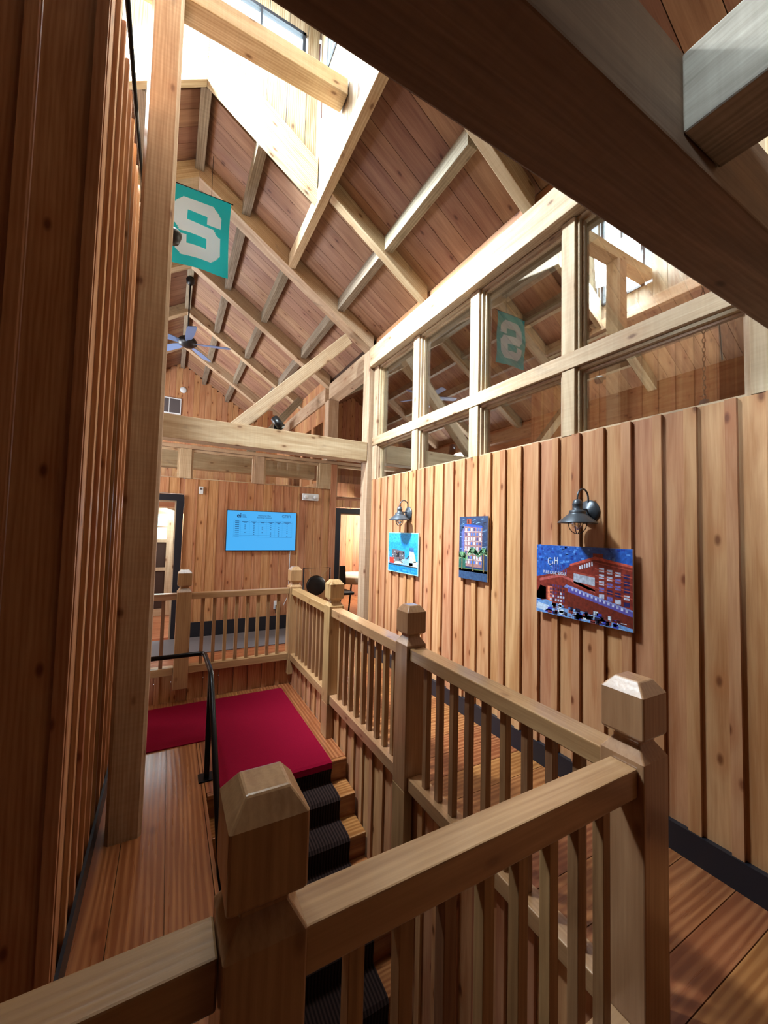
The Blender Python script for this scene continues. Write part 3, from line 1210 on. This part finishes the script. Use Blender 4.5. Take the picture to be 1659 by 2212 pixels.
# metal handrail -----------------------------------------------------------------
e = tag(empty('handrail', (.35, 3.53, LF)), 'black steel pipe handrail standing on the landing edge beside the stairs', 'handrail')
mb = MB()
mb.tube([(-.32, 4.12, -1.20), (.30, 4.12, -1.20), (.335, 4.105, -1.20), (.35, 4.06, -1.20), (.355, 3.62, -1.19), (.355, 3.53, -1.20), (.355, 3.44, -1.26), (.355, 1.3, -1.26-2.14*.845)], .021, 12)
mb.build('rail_pipe', M['blk'], e)
mb = MB()
mb.box(.335, .375, 3.51, 3.55, LF+.012, -1.215)
mb.build('upright', M['blk'], e, .003)
mb = MB()
mb.box(.335, .375, 1.9, 1.94, -3.2, -1.80)
mb.build('upright', M['blk'], e, .003)
mb = MB()
mb.box(.295, .405, 3.47, 3.59, LF+.001, LF+.012)
mb.build('base_plate', M['blk'], e, .002)

# black pipe along the top of the battened wall
mb = MB()
mb.tube([(WL+.014, 2.30, 2.815), (WL+.014, 4.60, 2.815)], .013, 10)
mb.box(WL+.001, WL+.03, 4.25, 4.30, 2.70, 2.81)
one('wall_top_pipe', mb, M['blk'], 'thin black pipe along the top of the battened wall beside the tall post', 'pipe', None, 0)

# ------------------------------------------------------------------ sconces
def sconce(cy, zz, label):
    e = tag(empty('wall_sconce', (XW-.02, cy, zz)), label, 'wall lamp', 'dark barn-style sconces on the boarded wall')
    bx = XW-.0225
    mb = MB()
    mb.lathe([(0, .028), (.03, .027), (.034, .022), (.055, .017), (.060, .012), (.076, .008), (.078, 0), (0, 0)], (bx, cy, zz+.0), (-1, 0, 0))
    mb.build('backplate', M['steel'], e)
    cx = bx-.125
    mb = MB()
    pts = []
    for k in range(15):
        th = math.pi*k/14
        pts.append((cx+.0575*(1-math.cos(th)), cy, zz+.085+.065*math.sin(th)))
    pts = [(cx, cy, zz+.06)]+pts+[(cx+.115, cy, zz+.04), (bx-.015, cy, zz+.02)]
    mb.tube(pts, .006, 8)
    mb.tube([(cx, cy, zz+.012), (bx-.02, cy, zz+.012)], .006, 8)
    mb.build('arm', M['steel'], e)
    mb = MB()
    mb.lathe([(.001, .088), (.016, .086), (.027, .074), (.031, .058), (.033, .05), (.031, .046), (.031, .018), (.036, .014), (.050, .012), (.052, -.002), (.052, -.008), (.060, -.016), (.118, -.064), (.123, -.073), (.121, -.0735), (.112, -.065), (.055, -.018), (0, -.012)], (cx, cy, zz-.01))
    mb.build('lamp_shade', M['steel'], e)
    mb = MB()
    for q in range(2):
        a = math.pi*q/2+.35
        pts = []
        for k in range(13):
            th = math.pi*k/12
            pts.append((cx+.058*math.cos(th)*math.cos(a), cy+.058*math.cos(th)*math.sin(a), zz-.078-.075*math.sin(th)))
        mb.tube(pts, .0028, 6)
    mb.build('cage', M['steel'], e)
    mb = MB()
    mb.lathe([(.03, -.02), (.034, -.05), (.037, -.085), (.030, -.11), (.014, -.124), (0, -.127)], (cx, cy, zz), n=16)
    mb.build('glass_jar', M['frost'], e)
    return e


m, nt, b, L = newmat('sconce_glass')
b.inputs['Base Color'].default_value = (.9, .87, .8, 1)
b.inputs['Transmission Weight'].default_value = .85
b.inputs['Roughness'].default_value = .12
M['frost'] = m
sconce(1.66, .165, 'barn-style wall sconce above the picture of the red sugar factory')
sconce(3.95, .215, 'barn-style wall sconce above the bright blue harbour picture')

# ------------------------------------------------------------------ art prints
def C(r, g, b_):
    return srgb(r, g, b_)


def picture(y0, y1, z0, z1, polys, label, frame=None, name='wall_picture'):
    """y1 is the far (picture-left) edge. polys: (layer, [(u,v)...], colour), u to the viewer's right"""
    e = tag(empty(name, (XW-.03, (y0+y1)/2, z0)), label, 'picture')
    xf = 2.475
    mb = MB()
    mb.box(xf, xf+.012, y0, y1, z0, z1)
    mb.build('panel', M['white'], e)
    mb = MB()
    mb.box(xf+.0125, XW-.0225, y0+.12, y1-.12, z0+.1, z1-.1)
    mb.build('hanger', M['blackp'], e)
    mb = MB()
    for (ly, pts, c) in polys:
        vs = [(xf-.0006-.0003*ly, y1-(y1-y0)*u, z0+(z1-z0)*v) for u, v in pts]
        mb.add(vs, [tuple(range(len(vs)))], [(p[0], p[1], 0) for p in vs], colr=c)
    mb.build('print', M['print'], e)
    return e, xf


def R(u0, v0, u1, v1):
    return [(u0, v0), (u1, v0), (u1, v1), (u0, v1)]


rr = random.Random(3)
# picture 1: blue harbour
P = [(0, R(0, 0, 1, 1), C(150, 210, 235)), (1, R(.02, .02, .98, .98), C(40, 150, 225)), (2, R(.02, .75, .98, .98), C(55, 165, 235)),
     (2, R(.02, .02, .98, .19), C(25, 130, 190)), (3, R(.02, .17, .98, .20), C(50, 55, 60)),
     (3, [(.14, .25), (.14, .56), (.18, .58), (.58, .54), (.58, .26)], C(96, 96, 104)), (4, R(.30, .38, .40, .50), C(30, 32, 40)),
     (4, R(.02, .21, .98, .28), C(190, 190, 186)), (5, R(.06, .21, .22, .36), C(196, 60, 48)),
     (4, [(.56, .30), (.72, .46), (.74, .44), (.6, .28)], C(60, 62, 74)), (4, R(.72, .2, .86, .64), C(170, 186, 196)), (5, R(.72, .55, .86, .64), C(60, 100, 150)),
     (5, R(.84, .2, .98, .32), C(214, 214, 200)), (5, [(.86, .3), (.86, .55), (.90, .45), (.94, .3)], C(200, 190, 150)), (5, R(.5, .22, .72, .36), C(130, 170, 200)),
     (3, R(.02, .2, .05, .5), C(140, 150, 130))]
for k in range(46):
    u, v = rr.uniform(.14, .56), rr.uniform(.24, .52)
    P.append((6, R(u, v, u+rr.uniform(.01, .05), v+rr.uniform(.01, .03)), C(*rr.choice([(40, 42, 50), (150, 140, 120), (200, 200, 200), (120, 70, 60)]))))
for k in range(24):
    u, v = rr.uniform(.03, .85), rr.uniform(.03, .15)
    P.append((4, R(u, v, u+rr.uniform(.05, .12), v+.008), C(*rr.choice([(20, 90, 150), (80, 180, 220)]))))
picture(3.69, 4.38, -.50, -.015, P, 'bright blue print of a harbour plant across the water, below a sconce')
# picture 2: tall hotel building with palms
P = [(0, R(0, 0, 1, 1), C(28, 58, 96)), (1, R(0, .0, 1, .16), C(46, 74, 110)), (1, R(0, .12, 1, .17), C(96, 120, 70))]
for k in range(60):
    u, v = rr.uniform(0, .9), rr.uniform(.35, .97)
    du = rr.uniform(.06, .2)
    P.append((1, [(u, v), (min(u+du, 1), v+.02), (min(u+du, 1), v+.03), (u, v+.012)], C(*rr.choice([(90, 130, 170), (18, 30, 56), (120, 160, 196), (60, 90, 130)]))))
P += [(2, [(.10, .40), (.20, .42), (.20, .85), (.08, .74)], C(84, 96, 160)), (2, [(.20, .2), (.82, .2), (.82, .83), (.20, .85)], C(150, 110, 110)),
      (3, [(.2, .84), (.82, .82), (.82, .85), (.2, .88)], C(40, 80, 190)), (3, R(.28, .88, .44, .96), C(150, 60, 40)), (4, R(.33, .89, .36, .95), C(30, 20, 20))]
for i in range(8):
    for j in range(6):
        u, v = .23+j*.1, .25+i*.074
        P.append((4, R(u, v, u+.055, v+.045), C(*rr.choice([(70, 110, 190), (200, 205, 230), (50, 60, 120)]))))
for i in range(4):
    P.append((5, R(.2, .31+i*.148, .82, .318+i*.148), C(220, 214, 220)))
P.append((5, R(0, .17, .25, .42), C(34, 92, 80)))
for (pu, pv) in ((.52, .42), (.88, .42), (.12, .34)):
    P.append((6, R(pu-.02, .14, pu+.02, pv), C(110, 90, 60)))
    for k in range(20):
        a = math.pi*(k/19*1.3-.15)
        l = rr.uniform(.2, .27)
        du, dv = math.cos(a)*l, math.sin(a)*l*.55
        q = [(pu, pv), (pu+du*.5-dv*.12, pv+dv*.6+.03), (pu+du, pv+dv*.5-.04), (pu+du*.5, pv+dv*.55)]
        q = [(min(max(x, 0), 1), y) for x, y in q]
        P.append((7, q, C(*rr.choice([(120, 170, 120), (60, 120, 86), (170, 205, 160), (90, 150, 100)]))))
picture(2.60, 2.985, -.43, .155, P, 'tall narrow print of a hotel tower behind palm trees')
# picture 3: red factory
P = [(0, R(0, 0, 1, 1), C(36, 92, 186))]
for k in range(120):
    u, v = rr.uniform(0, .96), rr.uniform(.6, .98)
    P.append((1, R(u, v, u+rr.uniform(.01, .04), v+rr.uniform(.01, .035)), C(*rr.choice([(90, 150, 230), (24, 60, 160), (60, 120, 210)]))))
P += [(2, [(.0, .2), (.0, .52), (.28, .62), (.42, .74), (.64, .86), (.64, .92), (.74, .92), (.74, .84), (1, .80), (1, .1), (.5, .1)], C(132, 50, 42)),
      (3, [(.40, .72), (.66, .84), (1, .77), (1, .80), (.66, .88), (.40, .75)], C(206, 92, 76)),
      (3, [(.44, .46), (.44, .66), (.66, .62), (.66, .42)], C(170, 74, 62)), (4, [(.44, .52), (.44, .63), (.66, .60), (.66, .49)], C(176, 186, 206)),
      (3, [(.04, .46), (.3, .56), (.66, .40), (.66, .44), (.3, .60), (.04, .5)], C(190, 96, 92)),
      (4, [(.33, .42), (.36, .46), (1, .26), (1, .20)], C(134, 150, 216)), (5, [(.38, .36), (.38, .43), (1, .24), (1, .18)], C(96, 90, 176)),
      (3, [(.33, .36), (1, .18), (1, .0), (.33, .12)], C(110, 44, 34)), (3, R(.14, .18, .2, .4), C(230, 130, 100)),
      (2, [(.0, .28), (.05, .4), (.12, .38), (.12, .2), (0, .18)], C(150, 190, 230))]
for i in range(5):
    for j in range(4):
        u = .70+j*.075
        v = .74-i*.085-j*.018
        P.append((5, R(u, v-.055, u+.05, v), C(*rr.choice([(40, 40, 96), (190, 200, 226), (110, 110, 190)]))))
    P.append((6, [(.66, .80-i*.085), (1, .73-i*.085), (1, .742-i*.085), (.66, .812-i*.085)], C(176, 84, 70)))
for i in range(5):
    for j in range(6):
        P.append((5, R(.17+j*.03, .2+i*.05, .19+j*.03, .232+i*.05), C(*rr.choice([(180, 196, 226), (90, 60, 110), (70, 40, 60)]))))
for j in range(6):
    P.append((5, R(.5+j*.025, .69+j*.012, .515+j*.025, .74+j*.014), C(210, 220, 240)))
for j in range(8):
    P.append((5, R(.2+j*.022, .60, .208+j*.022, .72), C(80, 90, 180)))
for j in range(14):
    u = .42+j*.04
    P.append((6, R(u, .385-j*.0125, u+.02, .42-j*.0125), C(200, 208, 240)))
P += [(4, [(0, 0), (0, .16), (.12, .2), (.3, .16), (.6, .12), (1, .04), (1, 0)], C(110, 156, 216)), (5, [(0, .05), (.02, .14), (.14, .12), (.22, .06), (.1, .03)], C(196, 216, 240)),
      (5, [(.1, .02), (.14, .07), (.24, .05), (.24, .01)], C(52, 50, 180))]
for k in range(150):
    u, v = rr.uniform(.14, .9), rr.uniform(.0, .14)
    v *= 1-.5*max(0, u-.5)
    P.append((6, R(u, v, u+rr.choice([.006, .03, .05]), v+rr.choice([.008, .05])), C(*rr.choice([(210, 226, 246), (40, 36, 60), (60, 70, 190), (130, 60, 60)]))))
e3, xf = picture(1.365, 2.07, -.575, -.075, P, 'large print of a red brick sugar factory with white C and H lettering')
inkw = plain('print_white_ink', (222, 230, 246), 0.4)


def on_pic(u, v, y0, y1, z0, z1, x):
    return Matrix(((0, 0, -1, x), (-1, 0, 0, y1-(y1-y0)*u), (0, 1, 0, z0+(z1-z0)*v), (0, 0, 0, 1)))


text_mesh('C', 'lettering', .075, inkw, on_pic(.165, .76, 1.365, 2.07, -.575, -.075, xf-.004), e3, sx=.62)
text_mesh('H', 'lettering', .075, inkw, on_pic(.245, .775, 1.365, 2.07, -.575, -.075, xf-.004), e3, sx=.62)
text_mesh('&', 'lettering', .03, inkw, on_pic(.205, .75, 1.365, 2.07, -.575, -.075, xf-.004), e3, sx=.62)
text_mesh('PURE CANE SUGAR', 'lettering', .034, inkw, on_pic(.225, .60, 1.365, 2.07, -.575, -.075, xf-.004), e3, sx=.66)

# ------------------------------------------------------------------ far hall objects
e = tag(empty('wall_screen', (1.36, FY-.05, -.37)), 'thin wall-mounted screen showing a light blue table of figures', 'screen')
S0, S1, T0, T1 = .80, 1.925, -.375, .275
mb = MB()
mb.box(S0, S1, FY-.058, FY-.0105, T0, T1)
mb.build('bezel', M['blackp'], e, .003)
mb = MB()
yy = FY-.0585


def sp(u0, v0, u1, v1, c, ly=0):
    W_, H_ = S1-S0-.014, T1-T0-.014
    x0, z0 = S0+.007, T0+.007
    q = yy-.0002*ly
    vs = [(x0+W_*u0, q, z0+H_*v0), (x0+W_*u1, q, z0+H_*v0), (x0+W_*u1, q, z0+H_*v1), (x0+W_*u0, q, z0+H_*v1)]
    mb.add(vs, [(0, 1, 2, 3)], [(0, 0, 0)]*4, colr=c)


sp(0, 0, 1, 1, C(74, 180, 250))
INK = C(22, 70, 120)
LN = C(48, 140, 205)
c0 = [.09, .185, .31, .435, .555, .68, .79, .94]
for cx_ in c0:
    sp(cx_, .33, cx_+.002, .76, LN, 1)
for k in range(10):
    v = .33+.43*k/9
    if k in (0, 1, 8, 9):
        sp(.09, v, .94, v+.004, INK if k != 9 else LN, 1)
    else:
        sp(.09, v, .94, v+.002, LN, 1)
for k in range(9):
    v = .352+.43*k/9*.985
    sp(.11, v, .165, v+.014, INK, 2)
    for j in range(6):
        if k == 8:
            cm, cw_ = (c0[j+1]+c0[j+2])/2, (c0[j+2]-c0[j+1])*.36
            sp(cm-cw_, v-.005, cm+cw_, v+.006, INK, 2)
            sp(cm-cw_*.5, v-.028, cm+cw_*.5, v-.017, INK, 2)
        elif rr.random() < .75:
            sp((c0[j+1]+c0[j+2])/2-.008, v, (c0[j+1]+c0[j+2])/2+.010, v+.012, INK, 2)
for k in range(3):
    sp(.205, .835+k*.03, .205+.06-.008*k, .847+k*.03, INK, 2)
sp(.79, .845, .90, .849, LN, 2)
mb.build('display', M['screen'], e)
ink = plain('screen_ink', (12, 48, 92), 0.5, emit=0.3)


def on_scr(u, v):
    return Matrix(((1, 0, 0, S0+(S1-S0)*u), (0, 0, -1, yy-.0012), (0, 1, 0, T0+(T1-T0)*v), (0, 0, 0, 1)))


text_mesh('Memorial Day', 'lettering', .036, ink, on_scr(.52, .885), e)
text_mesh('Building Contest', 'lettering', .036, ink, on_scr(.52, .835), e)
text_mesh('ei', 'lettering', .10, ink, on_scr(.165, .87), e, bold=.002)
text_mesh('GTIFI', 'lettering', .06, ink, on_scr(.845, .885), e, sx=1.1)
mb = MB()
mb.tube([(1.845, FY-.03, T0-.001), (1.845, FY-.016, T0-.05), (1.842, FY-.016, -.9), (1.845, FY-.03, -1.12), (1.75, FY-.06, -1.30)], .006, 6)
one('screen_cable', mb, M['white'], 'thin pale cable hanging from the wall screen toward the socket', 'cable', None, 0)
e = tag(empty('wall_socket', (1.66, FY-.02, -1.38)), 'white wall socket with a black plug, low behind the far railing', 'socket')
MB().box(1.60, 1.70, FY-.016, FY-.0075, -1.36, -1.22).build('cover_plate', M['white'], e, .002)
MB().box(1.63, 1.70, FY-.06, FY-.0165, -1.42, -1.29).build('plug', M['blackp'], e, .006)
e = tag(empty('thermostat', (.42, FY-.02, .50)), 'small white rectangular wall control to one side above the dark doorway', 'wall control')
MB().box(.385, .445, FY-.028, FY-.0075, .50, .62).build('body', M['white'], e, .003)
MB().box(.40, .43, FY-.030, FY-.0285, .57, .60).build('display', M['mat'], e)
e = tag(empty('emergency_light', (2.15, FY-.05, .50)), 'white twin-lamp emergency light box high on the wall near the rear doorway', 'emergency light')
MB().box(2.02, 2.31, FY-.07, FY-.0305, .50, .62).build('housing', M['white'], e, .01)
for x in (2.075, 2.245):
    MB().lathe([(0, .03), (.03, .028), (.036, .018), (.034, 0), (0, 0)], (x, FY-.0705, .56), (0, -1, 0), 18).build('lamp_head', M['white'], e)
# gong
e = tag(empty('gong_stand', (2.33, 6.35, HF)), 'dark square frame stand with a round black gong hanging inside', 'gong')
gy = 6.45
mb = MB()
mb.tube([(2.02, gy, HF+.03), (2.02, gy, -.66), (2.49, gy, -.66), (2.49, gy, HF+.03)], .014, 8)
mb.box(2.005, 2.035, gy-.16, gy+.16, HF+.001, HF+.03)
mb.box(2.475, 2.505, gy-.16, gy+.16, HF+.001, HF+.03)
mb.build('frame', M['blackp'], e)
mb = MB()
mb.lathe([(0, .018), (.05, .024), (.10, .014), (.155, .012), (.168, .0), (.17, -.03), (.162, -.03), (.15, -.004), (0, -.0)], (2.25, gy-.0, -.96), (0, -1, 0), 36)
mb.build('gong_disc', M['blackp'], e)
mb = MB()
mb.tube([(2.17, gy, -.80), (2.10, gy, -.675)], .004, 6)
mb.tube([(2.33, gy, -.80), (2.46, gy, -.675)], .004, 6)
mb.build('cord', M['beam'], e)
# mat
mb = MB()
mb.box(-.9, 2.0, 5.83, 6.68, HF+.001, HF+.012)
one('floor_mat', mb, M['mat'], 'grey ribbed floor mat lying along the far hall wall', 'mat', None, .003)
# office beyond the rear doorway: table and chair
e = tag(empty('office_table', (3.45, 7.7, HF)), 'round-edged pale table seen through the rear doorway', 'table')
mb = MB()
mb.lathe([(0, .74), (.60, .74), (.62, .73), (.62, .70), (.59, .60), (.58, .60), (.58, .69), (0, .70)], (3.65, 7.75, HF), n=40)
mb.build('tabletop', M['plaster'], e)
for (dx, dy) in ((-.35, -.35), (.35, -.35), (.35, .35), (-.35, .35)):
    MB().tube([(3.65+dx*.8, 7.75+dy*.8, HF+.70), (3.65+dx*1.1, 7.75+dy*1.1, HF)], .018, 8).build('leg', M['blk'], e)
e = tag(empty('office_chair', (3.15, 7.2, HF)), 'black swivel office chair in front of the pale table', 'chair')
cxx, cyy = 2.96, 6.98+.12
mb = MB()
mb.box(cxx-.22, cxx+.22, cyy-.2, cyy+.22, HF+.46, HF+.52)
mb.build('seat', M['blackp'], e, .02)
mb = MB()
mb.prism([(cxx-.21, HF+.6), (cxx+.21, HF+.6), (cxx+.19, HF+.98), (cxx-.19, HF+.98)], cyy+.2, cyy+.24)
mb.build('backrest', M['blackp'], e, .012)
mb = MB()
mb.tube([(cxx, cyy, HF+.10), (cxx, cyy, HF+.46)], .025, 10)
mb.tube([(cxx, cyy+.18, HF+.45), (cxx, cyy+.23, HF+.7)], .014, 8)
mb.build('column', M['blk'], e)
mb = MB()
for k in range(5):
    a = 2*math.pi*k/5+.3
    mb.tube([(cxx, cyy, HF+.11), (cxx+.3*math.cos(a), cyy+.3*math.sin(a), HF+.065)], [.024, .015], 8)
mb.build('star_base', M['white'], e)
for k in range(5):
    a = 2*math.pi*k/5+.3
    MB().lathe([(0, .014), (.026, .014), (.028, 0), (.026, -.014), (0, -.014)], (cxx+.3*math.cos(a), cyy+.3*math.sin(a), HF+.028), (math.sin(a), -math.cos(a), 0), 14).build('caster', M['blackp'], e)

# ------------------------------------------------------------------ flag
e = tag(empty('green_flag', (.2, 4.78, 2.6)), 'green flag with a large white block letter S hanging beside the tall post', 'flag')
FX0, FX1, FZ0, FZ1, FYY = -.20, .475, 2.905, 3.79, 4.80


def fl(u, v):
    x = FX0+(FX1-FX0)*u
    z = FZ0+(FZ1-FZ0)*v
    y = FYY+.018*math.sin(u*7+1+v*2)*(1.1-v)+.012*math.sin(v*9+u*3)
    return (x-.012*math.sin(v*3), y, z)


mb = MB()
nu, nv = 22, 30
vs = [fl(i/nu, j/nv) for j in range(nv+1) for i in range(nu+1)]
fs = [(j*(nu+1)+i, j*(nu+1)+i+1, (j+1)*(nu+1)+i+1, (j+1)*(nu+1)+i) for j in range(nv) for i in range(nu)]
mb.add(vs, fs, [(v[0], v[1], v[2]) for v in vs], smooth=True)
mb.build('cloth', M['flag'], e)
# block letter S as strips of quads on a grid
SG = {}


def ins(u, v):
    """block S in unit square"""
    U, V = (u-.14)/.72, (v-.12)/.76
    if not (0 <= U <= 1 and 0 <= V <= 1):
        return False
    c = .17
    for (cu_, cv_) in ((0, 0), (1, 0), (0, 1), (1, 1)):
        du, dv = abs(U-cu_), abs(V-cv_)*1.25
        if du+dv < c+.02:
            return False
    s = .30
    if .62 < V < .80 and U > s:
        return U > 1-s and V > .66 or False if U > 1-s else False
    if .20 < V < .38 and U < 1-s:
        return U < s and V < .34
    if .80 <= V or V <= .20:
        return True
    if .38 <= V <= .62:
        return not (U > .86 and V > .50 and (U-.86)+(V-.5) > .10 or U < .14 and V < .5 and (.14-U)+(.5-V) > .10)
    return True


mb = MB()
nu, nv = 60, 80
vi = {}
vs, fs = [], []


def vid(i, j):
    if (i, j) not in vi:
        p = fl(i/nu, j/nv)
        vi[(i, j)] = len(vs)
        vs.append((p[0], p[1]-.003, p[2]))
    return vi[(i, j)]


for i in range(nu):
    for j in range(nv):
        if ins((i+.5)/nu, (j+.5)/nv):
            fs.append((vid(i, j), vid(i+1, j), vid(i+1, j+1), vid(i, j+1)))
mb.add(vs, fs, [(v[0], v[1], v[2]) for v in vs], smooth=True)
mb.build('letter', M['flagw'], e)
mb = MB()
mb.tube([(FX0-.02, FYY, FZ1+.01), (FX1+.02, FYY, FZ1+.01)], .006, 6)
mb.tube([(.26, FYY, FZ1+.01), (.26, FYY, zc(.26)-.003)], .003, 6)
mb.build('hanging_rod', M['blk'], e)

# ceiling fan ---------------------------------------------------------------------
e = tag(empty('ceiling_fan', (.13, 7.3, 3.0)), 'dark ceiling fan with long rod and pale blades hanging from the ridge', 'fan')
fx, fy, fz = .135, 7.3, 3.10
MB().lathe([(0, 0), (.055, 0), (.07, -.03), (.06, -.09), (.03, -.12), (0, -.12)], (fx, fy, 4.215), n=20).build('mount', M['blackp'], e)
MB().tube([(fx, fy, 4.10), (fx, fy, fz+.08)], .012, 8).build('rod', M['blackp'], e)
MB().lathe([(0, .10), (.05, .09), (.12, .06), (.15, .02), (.15, -.03), (.10, -.07), (.05, -.09), (0, -.09)], (fx, fy, fz), n=24).build('motor', M['blackp'], e)
for k in range(5):
    a = 2*math.pi*k/5-.25
    d = Vector((math.cos(a), math.sin(a), 0))
    s_ = Vector((-math.sin(a), math.cos(a), 0))
    mb = MB()
    ring = []
    for (r, w_) in ((.13, .035), (.24, .06), (.45, .07), (.64, .07), (.68, .05)):
        ring.append((r, w_))
    vs = []
    for dz in (0, -.008):
        for (r, w_) in ring:
            for sg in (-1, 1):
                vs.append(tuple(Vector((fx, fy, fz-.02+dz))+d*r+s_*sg*w_+Vector((0, 0, sg*.014))))
    n = len(ring)
    fs = []
    for i in range(n-1):
        fs.append((i*2, i*2+1, i*2+3, i*2+2))
        fs.append((2*n+i*2, 2*n+i*2+2, 2*n+i*2+3, 2*n+i*2+1))
        fs.append((i*2, i*2+2, 2*n+i*2+2, 2*n+i*2))
        fs.append((i*2+1, 2*n+i*2+1, 2*n+i*2+3, i*2+3))
    fs.append((0, 2*n, 2*n+1, 1))
    fs.append((2*n-2, 2*n-1, 4*n-1, 4*n-2))
    mb.add(vs, fs, [(v[0], v[1], v[2]) for v in vs])
    mb.build('fan_blade', M['blade'] if 'blade' in M else M.setdefault('blade', plain('blue_grey_blade', (112, 134, 176), .4)), e)

# black cylinder spotlight on the far tie beam, speaker on the tall post
e = tag(empty('spotlight', (1.17, 5.1, 1.262)), 'black cylinder spotlight sitting on the far tie beam', 'spotlight')
MB().tube([(1.14, 5.10, 1.42), (1.21, 5.02, 1.30)], [.052, .052], 20).build('housing', M['blackp'], e)
MB().box(1.13, 1.20, 5.08, 5.13, 1.262, 1.33).build('bracket', M['blk'], e)
e = tag(empty('post_speaker', (-.04, 3.3, 2.2)), 'small round black fixture peeking out behind the tall post in front of the flag', 'fixture')
MB().lathe([(0, .03), (.05, .028), (.062, .01), (.062, -.01), (.045, -.06), (0, -.07)], (-.075, 3.352, 2.235), (0, 0, 1), 20).build('body', M['blackp'], e)
MB().box(-.14, -.10, 3.2601, 3.31, 2.22, 2.25).build('bracket', M['blk'], e)
# gable vent and round detector
e = tag(empty('gable_vent', (.03, 11.69, 3.0)), 'small two-pane window high in the distant gable wall', 'window')
MB().box(-.42, .14, 11.66, 11.695, 2.95, 3.38).build('sash_frame', M['white'], e)
MB().box(-.40, -.15, 11.655, 11.659, 2.98, 3.35).build('pane', M['mat'], e)
MB().box(-.13, .115, 11.655, 11.659, 2.98, 3.35).build('pane', M['mat'], e)
mb = MB().lathe([(0, .03), (.06, .028), (.085, .01), (.085, 0), (0, 0)], (.177, 11.69, 3.64), (0, -1, 0), 20)
one('gable_disc', mb, M['white'], 'small pale round detector near the peak of the distant gable', 'detector', None, 0)

mb = MB()
mb.tube([(1.205, 3.90, 5.25), (1.19, 3.86, 5.0), (1.205, 3.80, 4.7), (1.205, 3.78, 4.3)], .007, 6)
one('cord', mb, plain('brown_cord', (70, 30, 26), .6), 'thin brown cord running down the corner of the skylight well', 'cord', None, 0)

# pendant in the adjoining room
e = tag(empty('pendant_light', (4.3, 1.9, 1.0)), 'dark ceiling canopy with chain and a thin white rod beyond the partition glass', 'pendant lamp')
px_, py_ = 4.05, 1.62
pz = 4.37-SL*abs(px_-RX2)-.02
MB().lathe([(0, 0), (.09, 0), (.10, -.03), (.05, -.08), (0, -.09)], (px_, py_, pz), n=20).build('canopy', M['blackp'], e)
mb = MB()
k = 0
z = pz-.09
while z > 1.2:
    a = (k % 2)*math.pi/2
    mb.tube([(px_+.012*math.cos(t)*math.cos(a), py_+.012*math.cos(t)*math.sin(a), z-.022+.026*math.sin(t)) for t in [2*math.pi*q/8 for q in range(8)]], .003, 5, closed=True)
    z -= .042
    k += 1
mb.build('chain', M['blackp'], e)
mb = MB()
mb.lathe([(0, .30), (.03, .29), (.05, .22), (.24, .04), (.25, 0), (.24, 0), (.03, .2), (0, .2)], (px_, py_, .92), n=24)
mb.build('lamp_shade', M['steel'], e)
mb = MB()
mb.tube([(px_+.05, py_, pz-.06), (px_+.62, py_+.1, 1.75)], .008, 6)
mb.build('rod', M['white'], e)
